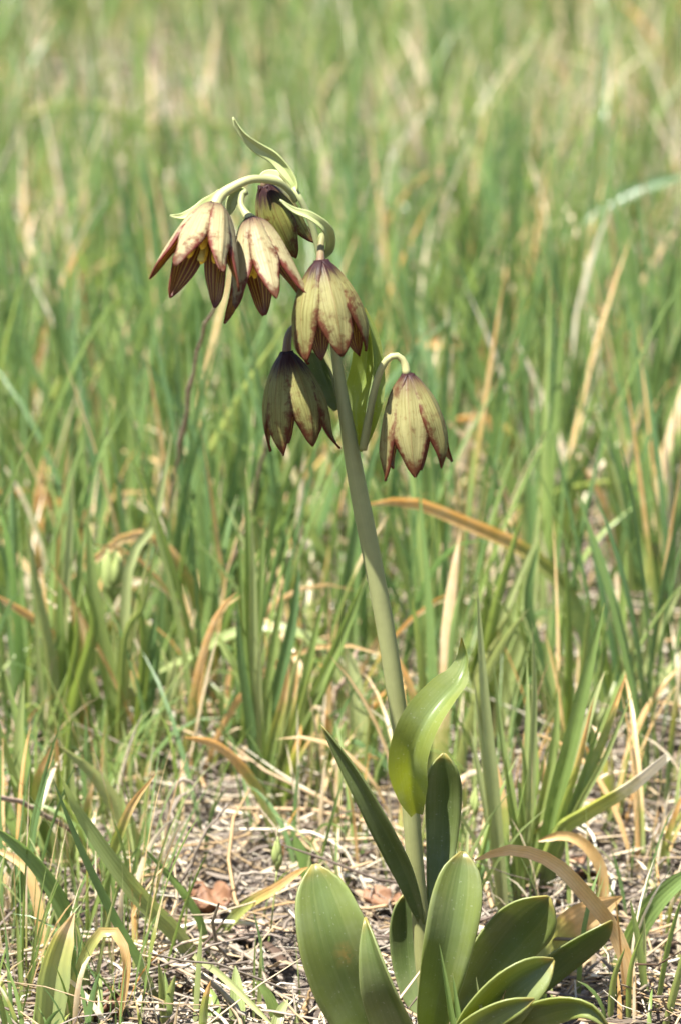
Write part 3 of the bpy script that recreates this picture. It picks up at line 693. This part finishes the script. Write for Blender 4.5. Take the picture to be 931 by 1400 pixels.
# wiry stalks, straws and twigs
def stalk(name, label, cat, pts, w0, w1, mat, rnd=.5, lean=0.0, group=None, Y0=None, sides=7, knob=0.0):
    Y0 = ground_Y(pts[0][1]) if Y0 is None else Y0
    n = len(pts)
    P = np.array([at(p[0], p[1], Y0 + lean * i / (n - 1)) for i, p in enumerate(pts)])
    origin = P[0].copy()
    Q = smooth_path(P - origin, 22)
    jit = rng.normal(0, 1, Q.shape) * .00035
    jit[0] = 0
    rad = np.linspace(w0, w1, 22) * pxsize(Y0) / 2 * (1 + rng.uniform(-.12, .12, 22) + knob * (rng.random(22) > .85))
    o = obj(name, tube_mesh(name, Q + jit, rad, sides, mat, {'rnd': rnd}), None, origin)
    return tag(o, label, cat, group)
stalk('dry_stalk', 'fine brown stalk rising crookedly behind the open pale flower', 'stalk', [(236, 860), (231, 760), (236, 670), (250, 590), (270, 480), (298, 408)], 5, 4, M_TWIG, lean=-.25, knob=.5)
stalk('dry_stalk', 'thin brown stalk slanting up behind the dusky bell flower', 'stalk', [(262, 880), (288, 820), (330, 740), (355, 650), (364, 600)], 6, 5, M_TWIG, lean=-.1)
stalk('dry_stalk', 'knobbly pale brown stalk fallen across the sprawling green leaf', 'stalk', [(154, 1182), (100, 1139), (43, 1104), (-12, 1086)], 8, 7, M_TWIG, lean=-.06, knob=.3)
stalk('dry_stalk', 'dark brown stem leaning among the slender tuft', 'stalk', [(418, 1040), (454, 961), (491, 886)], 7, 5, M_TWIG, knob=.4)
stalk('dry_straw', 'forked pale straw standing over the curled dead leaf', 'straw', [(238, 1262), (246, 1211), (262, 1180), (275, 1149), (312, 1098)], 6, 3.5, M_STRAW, .85)
stalk('dry_straw', 'white straw bent in a hoop at the edge of the grass', 'straw', [(233, 1200), (228, 1164), (232, 1100), (248, 1068), (266, 1074), (276, 1100)], 8, 5, M_STRAW, .98)
stalk('dry_straw', 'long pale straw lying across the litter in front of the slender tuft', 'straw', [(241, 1203), (295, 1177), (339, 1163), (440, 1148)], 5, 4.5, M_STRAW, .95, lean=.04)
stalk('dry_straw', 'very fine grey straw crossing behind the forked straw', 'straw', [(180, 1140), (236, 1139), (285, 1151), (370, 1172)], 3, 3, M_STRAW, .45)
stalk('dry_straw', 'hooked white straw resting above the curled dead leaf', 'straw', [(294, 1179), (308, 1206), (303, 1216), (285, 1218), (249, 1213)], 6, 5, M_STRAW, .9)
stalk('dry_straw', 'tan straw looping down to the litter beside the folded tan leaf', 'straw', [(316, 1249), (324, 1211), (339, 1195), (380, 1195), (416, 1208)], 5, 4, M_STRAW, .66)
stalk('dry_straw', 'pale split straw lying on grey soil among short shoots', 'straw', [(205, 1292), (231, 1314), (285, 1340), (338, 1388)], 8, 6, M_STRAW, .93, lean=-.09)
stalk('dry_straw', 'tan straw leaning against the base of the spotted lily leaf', 'straw', [(410, 1404), (420, 1368), (429, 1338)], 6, 4, M_STRAW, .74)
stalk('dry_straw', 'brown wiry straw curving over soil beyond the lily rosette', 'straw', [(787, 1346), (819, 1314), (859, 1302), (922, 1276)], 5, 4, M_STRAW, .60, lean=.05)
stalk('dry_straw', 'long white straw slanting behind the narrow folded lily leaf', 'straw', [(405, 1100), (450, 1085), (545, 1050), (640, 1020), (690, 1005)], 5, 4, M_STRAW, .97, lean=.06)
stalk('dry_straw', 'orange straw curving past the tip of the spotted lily leaf', 'straw', [(505, 1232), (490, 1190), (455, 1150), (400, 1136), (330, 1135)], 5, 4, M_STRAW, .64, lean=.02)
stalk('dry_straw', 'pale straw lying beside the tip of the spotted lily leaf', 'straw', [(400, 1190), (440, 1172), (508, 1154)], 4, 3, M_STRAW, .9)
stalk('dry_straw', 'tan straw lying near the far side of the hooped tan leaf', 'straw', [(770, 1175), (820, 1165), (890, 1172), (931, 1160)], 5, 5, M_STRAW, .68)

def curled_leaf(name, label, cx, cy, wpx, hpx, mat, rot, curl, seed, lift=.002, cat='leaf'):
    rs = np.random.default_rng(seed)
    Y = ground_Y(cy); c = at(cx, cy, Y); c[2] = height(c[0], c[1]) + lift
    L, Wd = wpx * pxsize(Y), hpx * pxsize(Y)
    S, C = 14, 9
    s = np.linspace(-1, 1, S); u = np.linspace(-1, 1, C)
    SS, UU = np.meshgrid(s, u, indexing='ij')
    w = np.sqrt(np.clip(1 - np.abs(SS) ** 2.2, 0.02, 1)) * (1 + .12 * np.sin(SS * 5 + seed))
    X = SS * L / 2; Yv = UU * w * Wd / 2
    Z = curl * (UU ** 2) * Wd * .6 + curl * .35 * SS ** 2 * L * .3 + rs.normal(0, .0004, SS.shape) + .0012 * np.sin(SS * 6 + UU * 3)
    ca, sa = math.cos(R(rot)), math.sin(R(rot))
    V = np.stack([X * ca - Yv * sa, X * sa + Yv * ca, Z], -1)
    base = np.arange(S * C).reshape(S, C)
    F = np.stack([base[:-1, :-1], base[1:, :-1], base[1:, 1:], base[:-1, 1:]], -1).reshape(-1, 4)
    o = obj(name, mesh_from(name, V, F, {}, mat), None, c)
    solidify(o, .0007)
    return tag(o, label, cat)
curled_leaf('dead_leaf', 'curled reddish-brown dead leaf lying in the straw', 288, 1246, 58, 95, M_DEAD, 12, .35, 4)
curled_leaf('bark_flake', 'flat pale pinkish bark flake on grey soil', 338, 1288, 64, 60, M_CHIP, 0, .05, 8, .003, 'bark')
curled_leaf('dead_leaf', 'dark red-brown dead leaf scrap under the tight hooped leaf', 142, 1388, 44, 80, M_DEAD, -20, .3, 14)
curled_leaf('dead_leaf', 'small tan dead leaf behind the lily stem', 522, 1245, 36, 60, M_DEAD, 40, .3, 17)
curled_leaf('dead_leaf', 'orange-brown dead leaf scrap beyond the ochre withered leaf', 800, 1205, 40, 70, M_DEAD, 30, .3, 19)

def spikelet(label, stem_pts, w, tip_len, tilt, n, awn=True):
    Y0 = ground_Y(stem_pts[0][1])
    P = np.array([at(p[0], p[1], Y0) for p in stem_pts]); origin = P[0].copy(); P = P - origin
    t = thing('grass_spikelet', label, 'grass', origin)
    obj('stalk', tube_mesh('stalk', smooth_path(P, 14), np.full(14, 2.6 * pxsize(Y0) / 2), 6, M_SPIKE), t)
    top = P[-1]; px = pxsize(Y0)
    for k in range(n):
        f = k / max(1, n - 1)
        side = (-1 if k % 2 else 1)
        d = unit(np.array([side * tilt * (1 - .5 * f), rng.uniform(-.15, .15), 1.0]))
        st = top + np.array([0, 0, f * tip_len * .22 * px])
        q = smooth_path(np.array([st, st + d * tip_len * .4 * px, st + d * tip_len * .8 * px + np.array([-side * .1 * tip_len * px * .3, 0, 0])]), 9)
        rad = np.array([.25, .6, .9, 1, .95, .8, .55, .3, .08]) * w * px / 2
        fo = obj('floret', tube_mesh('floret', q, rad, 8, M_SPIKE), t)
        if awn:
            e = q[-1]
            obj('awn', tube_mesh('awn', smooth_path(np.array([e - d * .0005, e + d * tip_len * .2 * px, e + d * tip_len * .42 * px + np.array([.0006 * side, 0, 0])]), 5), np.array([.5, .4, .35, .25, .1]) * px * 1.2, 4, M_SPIKE), fo)
spikelet('plump green oat spikelet on a thin stalk near the folded tan leaf', [(366, 1302), (373, 1250), (379, 1190)], 13, 50, .12, 3)
spikelet('green spikelet cluster nodding above the jointed culm', [(162, 1040), (158, 940), (156, 850), (155, 822)], 17, 75, .28, 6)
spikelet('narrow green spikelet standing beside the upright dark lily leaf', [(646, 1205), (645, 1150), (648, 1116)], 9, 42, .15, 3)
spikelet('small pale green spikelet between the lily leaf and the stiff tuft', [(663, 1215), (662, 1180), (664, 1156)], 9, 38, .15, 3)

# ------------------------------------------------------------------ random grass: tufts as things, meadow as stuff
def blades_np(n, base, length, width, az, th0, bend, twist, S, rs):
    """vectorised blades -> P (n,S,3), W, N"""
    s = np.linspace(0, 1, S)
    th = th0[:, None] + bend[:, None] * s[None] ** 1.7
    ds = length[:, None] / (S - 1)
    dx = np.sin(th) * ds; dz = np.cos(th) * ds
    hx = np.concatenate([np.zeros((n, 1)), np.cumsum((dx[:, 1:] + dx[:, :-1]) / 2, 1)], 1)
    hz = np.concatenate([np.zeros((n, 1)), np.cumsum((dz[:, 1:] + dz[:, :-1]) / 2, 1)], 1)
    ca, sa = np.cos(az)[:, None], np.sin(az)[:, None]
    P = np.stack([base[:, 0, None] + hx * ca, base[:, 1, None] + hx * sa, base[:, 2, None] + hz], -1)
    T = np.stack([np.sin(th) * ca, np.sin(th) * sa, np.cos(th)], -1)
    side = np.stack([-sa + 0 * th, ca + 0 * th, 0 * th], -1)
    N = np.cross(side, T)
    ph = twist[:, None] * (0.25 + s[None])
    W = side * np.cos(ph)[..., None] + N * np.sin(ph)[..., None]
    N2 = np.cross(W, T)
    k = np.interp(s, [0, .1, .4, .75, .92, 1], [.7, .85, 1, .7, .34, .02])
    return P, W * (width[:, None] * k[None] / 2)[..., None], N2
def attrs_for(n, per, U, T, rnd, dry, r2):
    return {'t': T, 'u': U, 'rnd': np.repeat(rnd, per), 'dry': np.repeat(dry, per), 'rnd2': np.repeat(r2, per)}

TUFTS = {
    'slender': dict(n=9, L=(.085, .150), W=(.0020, .0036), spread=.010, th=(.02, .22), bend=(0, .5), rnd=(.12, .70), dryp=.12),
    'broad': dict(n=6, L=(.070, .130), W=(.0036, .0062), spread=.008, th=(.03, .25), bend=(.05, .7), rnd=(.2, .8), dryp=.15),
    'fine': dict(n=12, L=(.06, .120), W=(.0009, .0018), spread=.011, th=(.03, .35), bend=(0, .6), rnd=(.3, .9), dryp=.3),
    'drying': dict(n=7, L=(.06, .115), W=(.0018, .0036), spread=.010, th=(.05, .45), bend=(.2, 1.7), rnd=(.5, .95), dryp=1.0)}
TL = {'slender': ('slender upright tuft of blue-green meadow grass', 'slender green meadow tufts'),
      'broad': ('broad-bladed tuft of soft green meadow grass', 'broad-bladed meadow tufts'),
      'fine': ('wispy tuft of hair-thin pale green meadow grass', 'wispy meadow tufts'),
      'drying': ('drooping tuft of half-dried orange and straw-tipped grass', 'half-dried meadow tufts')}
protos = {}
for kname, c in TUFTS.items():
    for v in range(4):
        rs = np.random.default_rng(100 + v + 10 * len(protos))
        n = c['n']
        U_ = lambda a: rs.uniform(a[0], a[1], n)
        rad = rs.uniform(0, c['spread'], n); aa = rs.uniform(0, 6.283, n)
        base = np.stack([rad * np.cos(aa), rad * np.sin(aa), np.full(n, -.006)], -1)
        P, W, N = blades_np(n, base, U_(c['L']), U_(c['W']), aa + rs.normal(0, .6, n), U_(c['th']), U_(c['bend']), rs.uniform(-1.6, 1.6, n), 9, rs)
        dry = np.where(rs.random(n) < c['dryp'], rs.uniform(.15, .9, n), 0)
        if kname == 'drying': dry = rs.uniform(.35, 1.3, n)
        rnd, r2 = U_(c['rnd']), rs.uniform(.3, .95, n)
        meshes = []
        for i in range(n):
            V, F, U, T = ribbon_grid(P[i:i + 1], W[i:i + 1], N[i:i + 1], 3, .35)
            meshes.append(mesh_from('blade', V, F, attrs_for(1, len(V), U, T, rnd[i:i + 1], dry[i:i + 1], r2[i:i + 1]), M_GRASS))
        protos[(kname, v)] = meshes
first = {}
def place_tuft(kname, v, x, y, rz, sc, label=None):
    z = height(x, y)
    lab, grp = TL[kname]
    key = (kname, v)
    if key not in first:
        t = thing('grass_tuft', lab, 'grass', (x, y, z), grp)
        for me in protos[key]: obj('blade', me, t)
        first[key] = t
    else:
        t = copy_tree(first[key]); t.location = (x, y, z)
    t.rotation_euler = (0, 0, rz); t.scale = (sc, sc, sc)
    t['label'] = label or lab; t['group'] = grp
def to_px(x, y, z=0.0):
    d = np.array([x, y, z]) - CAM
    dep = d @ FWD
    return 465.5 + FPX * d[0] / dep, 700 - FPX * (d @ UP) / dep
def openness(px, py):
    """1 where tall grass grows, less on the littered patches seen in the foreground"""
    if py > 1130: return 0.10 if px > 60 else .6
    if py > 1040: return 0.30 if 150 < px < 560 else .65
    return 1.0
hand = [('slender', 20, 960), ('broad', 30, 1000), ('slender', 215, 960), ('broad', 260, 990), ('slender', 300, 1050), ('slender', 330, 980), ('broad', 430, 1010), ('slender', 480, 950),
        ('slender', 600, 990), ('slender', 620, 940), ('broad', 600, 1090), ('slender', 740, 960), ('fine', 690, 1130), ('slender', 870, 1060), ('slender', 905, 1110), ('drying', 840, 1130), ('fine', 780, 1080),
        ('slender', 915, 960), ('drying', 450, 1080), ('drying', 250, 1060), ('fine', 140, 1130), ('drying', 20, 1240), ('slender', 10, 1300), ('fine', 30, 1360), ('fine', 180, 1350), ('fine', 190, 1240), ('drying', 560, 1160), ('drying', 880, 1190), ('broad', 120, 930), ('slender', 270, 900)]
HAND_LABELS = [
    'slender blue-green tuft behind the clump of short broad yellow-green blades',
    'broad-bladed tuft rooted beside the clump of short yellow-green blades',
    'slender green tuft next to the tuft with jointed culm',
    'broad-bladed tuft beyond the white hooped straw',
    'slender green tuft beside the dense tuft with one broad bright blade',
    'slender green tuft under the green strap leaf arch',
    'broad-bladed tuft at foot of the leaning dark brown stem',
    'slender green tuft just behind the red-flushed narrow leaf',
    'slender tuft behind the curled stem leaf of the lily',
    'slender tuft between the lily stem and the lush wide-bladed tuft',
    'broad-bladed tuft right behind the upright dark lily leaf',
    'slender tuft at the foot of the long green to orange arch',
    'wispy tuft directly behind the stiff grey-green tuft',
    'slender tuft below the spreading pale green tuft',
    'slender tuft beside the bleached end of the grazed leaf',
    'half-dried tuft behind the hooped short tan leaf',
    'wispy tuft behind the grazed leaf with bleached end',
    'slender tuft beyond the spreading pale green tuft',
    'half-dried tuft near the long white slanting straw',
    'half-dried tuft around the white hooped straw',
    'wispy pale tuft where the flat pale leaf meets the litter',
    'half-dried tuft growing under the thick dark bending leaf',
    'slender tuft partly covered by the orange dead leaf',
    'wispy tuft beside the upright yellow-olive withered leaf',
    'wispy tuft beside the thin dark slanting blade',
    'wispy tuft next to the twisted pale yellow blade',
    'half-dried tuft behind the narrow folded lily leaf',
    'half-dried tuft above the pale green strap leaf in the hollow',
    'broad-bladed tuft behind the sagging orange dry leaf',
    'slender tuft behind the arched tan leaf',
]
for i, (k, px, py) in enumerate(hand):
    p = at(px, py, ground_Y(py))
    place_tuft(k, i % 4, p[0], p[1], rng.uniform(0, 6.28), rng.uniform(.85, 1.1) * (.75 if py > 1120 else 1), HAND_LABELS[i])
cnt = 0
while cnt < 140:
    py = rng.uniform(400, 990); px = rng.uniform(-60, 990)
    if rng.random() > openness(px, py) * (.25 if py > 880 else 1): continue
    if abs(px - (600 - (1420 - py) * .17)) < 30 and py > 900: continue
    p = at(px, py, ground_Y(py))
    k = rng.choice(['slender', 'broad', 'fine', 'drying'], p=[.52, .28, .12, .08])
    place_tuft(k, int(rng.integers(4)), p[0], p[1], rng.uniform(0, 6.28), rng.uniform(.8, 1.2))
    cnt += 1

def greenness(x, y):
    return noise.noise(Vector((x * 2.6 + 4, y * 1.7, 9.0))) * .5 + noise.noise(Vector((x * 9, y * 7, 2.0))) * .3
def meadow(name, label, n, region, S, Lr, Wr, dens=1.0, seed=1, dryshift=0.0, cat='grass', cols=3, rndr=(.1, .8), bendk=1.0):
    rs = np.random.default_rng(seed)
    pts = []
    while len(pts) < n:
        x, y = region(rs)
        d = y + CAM_D
        px, py = to_px(x, y)
        if y < .16 and -80 < px < 1000 and rs.random() > .12 * dens: continue
        if y < .36 and -80 < px < 1000 and rs.random() > .22 * dens: continue
        if y < .6 and -80 < px < 1000 and rs.random() > .6 * dens: continue
        g = greenness(x, y)
        if g < -.08 and rs.random() < .45: continue
        m = int(rs.integers(2, 6)) if g > -.15 else int(rs.integers(1, 3))
        for _ in range(m):
            pts.append((x + rs.normal(0, .008), y + rs.normal(0, .008), g))
    A = np.array(pts[:n]); n = len(A)
    base = np.stack([A[:, 0], A[:, 1], np.array([height(a, b) for a, b in A[:, :2]]) - .004], -1)
    right = np.clip((A[:, 0] / (A[:, 1] + CAM_D + .01) - .01) / .05, 0, 1) * np.clip((A[:, 1] - 1.0) / .8, 0, 1)
    g = A[:, 2] - .35 * right
    L = rs.uniform(*Lr, n) * (1 + .45 * np.clip(g, -.6, .6)); Wd = rs.uniform(*Wr, n)
    P, W, N = blades_np(n, base, L, Wd, rs.uniform(0, 6.283, n), np.abs(rs.normal(.12, .16, n)), np.abs(rs.normal(0, .55, n)) * bendk, rs.uniform(-1.8, 1.8, n), S, rs)
    V, F, U, T = ribbon_grid(P, W, N, cols, .3)
    pdry = np.clip(.12 - .35 * g + dryshift, .04, .9)
    isd = rs.random(n) < pdry
    dry = np.where(isd, rs.uniform(.2, 1.6, n), 0)
    rnd = np.clip(rs.uniform(*rndr, n) - .15 * g, 0, 1)
    me = mesh_from(name, V, F, attrs_for(n, S * cols, U, T, rnd, dry, np.where(rs.random(n) < .10, rs.uniform(.2, .5, n), rs.uniform(.62, 1, n))), M_GRASS)
    o = obj(name, me); o['kind'] = 'stuff'
    tag(o, label, cat)
    return o
def wedge(d0, d1):
    def f(rs):
        d = math.sqrt(rs.uniform(d0 ** 2, d1 ** 2))
        return rs.uniform(-1, 1) * (.11 * d + .05), d - CAM_D
    return f
def wide(x0, x1, y0, y1):
    def f(rs):
        while True:
            x, y = rs.uniform(x0, x1), rs.uniform(y0, y1)
            if abs(x) > .11 * (y + CAM_D) + .05 or y > 3.2: return x, y
    return f
meadow('meadow_grass', 'blurred green meadow grass filling the background', 4600, wedge(1.36, 4.6), 9, (.07, .155), (.0018, .0042), seed=5)
meadow('meadow_thatch', 'thin short mixed green and dry grass low in the meadow', 6500, wedge(1.32, 4.6), 6, (.025, .075), (.0008, .0020), dens=2.0, seed=6, dryshift=.14, rndr=(.3, 1), bendk=1.6)
meadow('far_wisps', 'hazy fine pale grass in the far meadow', 5000, wedge(2.2, 4.8), 7, (.07, .16), (.0008, .0018), seed=15, dryshift=.12, rndr=(.45, 1))
meadow('low_undergrowth', 'low green undergrowth between the nearer tufts', 2600, wedge(1.50, 2.3), 6, (.018, .06), (.0012, .0034), dens=3, seed=16, dryshift=.02, rndr=(.3, .95), bendk=1.5)
def clutter(rs):
    while True:
        px, py = rs.uniform(-60, 990), rs.uniform(1000, 1440)
        if py > 1120 and 190 < px < 420 and rs.random() > .12: continue
        if py > 1180 and px > 700 and rs.random() > .45: continue
        if 420 < px < 760 and py > 1250: continue
        p = at(px, py, ground_Y(py)); return p[0], p[1]
meadow('foreground_sprouts', 'thin short grass sprouts and dry wisps among the straw', 800, clutter, 8, (.015, .055), (.0006, .0022), dens=9, seed=9, dryshift=.25, rndr=(.2, .95), bendk=1.5)
meadow('surrounding_grass', 'meadow grass around the photographed patch', 44000, wide(-1.7, 1.7, -.4, 5.4), 5, (.06, .15), (.0020, .0045), seed=7)

# ------------------------------------------------------------------ litter
def litter(name, label, n, region, seed, Lr, Rr, zr, sides=3, S=5, flat_=(.35, 1)):
    rs = np.random.default_rng(seed)
    xy = np.array([region(rs) for _ in range(n)])
    hz = np.array([height(a, b) for a, b in xy])
    L = rs.uniform(*Lr, n) ** 1.0; az = rs.uniform(0, 6.283, n)
    s = np.linspace(-.5, .5, S)
    bend = rs.normal(0, 1.3, n); lift = np.abs(rs.normal(0, zr, n)); slope = rs.normal(0, .22, n)
    ang = az[:, None] + bend[:, None] * s[None]
    X = np.cumsum(np.cos(ang) * L[:, None] / (S - 1), 1); Y = np.cumsum(np.sin(ang) * L[:, None] / (S - 1), 1)
    Z = hz[:, None] + lift[:, None] + slope[:, None] * s[None] * L[:, None] + rs.normal(0, .0008, (n, S))
    P = np.stack([X - X.mean(1, keepdims=True) + xy[:, 0, None], Y - Y.mean(1, keepdims=True) + xy[:, 1, None], Z], -1)
    T = tangents(P)
    H = np.zeros_like(P); H[..., 2] = 1
    W = unit(np.cross(T, H)); N = np.cross(W, T)
    a = np.linspace(0, 2 * math.pi, sides, endpoint=False)
    rad = rs.uniform(*Rr, n)[:, None] * np.interp(s, [-.5, -.3, .3, .5], [.6, 1, .9, .4])[None]
    flat = rs.uniform(*flat_, n)[:, None, None, None]
    V = P[:, :, None, :] + (W[:, :, None, :] * np.cos(a)[None, None, :, None] + N[:, :, None, :] * np.sin(a)[None, None, :, None] * flat) * rad[:, :, None, None]
    base = np.arange(n * S * sides).reshape(n, S, sides)
    nx = np.roll(base, -1, 2)
    F = np.stack([base[:, :-1], nx[:, :-1], nx[:, 1:], base[:, 1:]], -1).reshape(-1, 4)
    me = mesh_from(name, V, F, {'rnd': np.repeat(rs.random(n), S * sides)}, M_STRAW)
    o = obj(name, me); o['kind'] = 'stuff'
    tag(o, label, 'litter')
def near(rs):
    d = rs.uniform(1.17, 1.75); return rs.uniform(-1, 1) * (.1 * d + .05), d - CAM_D
litter('straw_litter', 'grey and tan straw bits matted over the soil', 6000, near, 41, (.008, .042), (.00020, .00060), .0025, 3, 7)
litter('stem_litter', 'scattered pale dry grass stems on the ground', 850, near, 42, (.035, .11), (.0004, .0010), .006, 4, 7)
litter('leaf_fragments', 'flat scraps of dead grass leaf in the litter', 420, near, 47, (.010, .035), (.0010, .0026), .003, 6, 7, (.08, .16))
litter('meadow_litter', 'dry straw lying between the meadow grasses', 6500, wedge(1.6, 4.2), 43, (.02, .10), (.0005, .0013), .008, 3, 5)
litter('surrounding_litter', 'dry straw around the photographed patch', 9000, wide(-1.5, 1.5, -.4, 3.5), 44, (.02, .09), (.0005, .0012), .006, 3, 5)

# individual loose straws, countable, in the open patch
sm = []
for v in range(6):
    rs = np.random.default_rng(300 + v)
    L = rs.uniform(.04, .085)
    ang = rs.normal(0, .5); q = [np.zeros(3)]
    dirv = 0.0
    for k in range(4):
        dirv += rs.normal(0, .45)
        q.append(q[-1] + np.array([math.cos(dirv), math.sin(dirv), rs.normal(.02, .12)]) * L / 4)
    q = np.array(q); q -= q.mean(0)
    sm.append(tube_mesh('dry_straw', smooth_path(q, 12), np.linspace(.0009, .0005, 12) * rs.uniform(.7, 1.1), 5, M_STRAW, {'rnd': .45}))
k = 0
while k < 60:
    py = rng.uniform(1040, 1400); px = rng.uniform(-20, 950)
    p = at(px, py, ground_Y(py)); z = height(p[0], p[1])
    o = obj('dry_straw', sm[k % 6], None, (p[0], p[1], z + rng.uniform(.002, .007)))
    o.rotation_euler = (rng.normal(0, .12), rng.normal(0, .12), rng.uniform(0, 6.28))
    tag(o, 'loose bent dry straw lying on the littered soil', 'straw', 'loose straws on the litter')
    k += 1

# crumbs of soil
def crumbs(n, seed):
    rs = np.random.default_rng(seed)
    import bmesh
    bm = bmesh.new(); bmesh.ops.create_icosphere(bm, subdivisions=1, radius=1)
    bv = np.array([v.co[:] for v in bm.verts]); bf = np.array([[v.index for v in f.verts] for f in bm.faces]); bm.free()
    xy = np.array([near(rs) for _ in range(n)])
    r = rs.uniform(.0006, .0028, n) ** 1.0
    V = bv[None] * r[:, None, None] * rs.uniform(.55, 1.3, (n, len(bv), 1)) * np.array([1, 1, .7])
    z = np.array([height(a, b) + fine(a, b) for a, b in xy])
    V = V + np.stack([xy[:, 0], xy[:, 1], z + r * .3], -1)[:, None]
    F = (bf[None] + (np.arange(n) * len(bv))[:, None, None]).reshape(-1, 3)
    o = obj('soil_crumbs', mesh_from('soil_crumbs', V, F, {}, M_CRUMB, smooth=False)); o['kind'] = 'stuff'
    tag(o, 'small crumbs of grey-brown soil between the straw', 'soil')
crumbs(9000, 77)
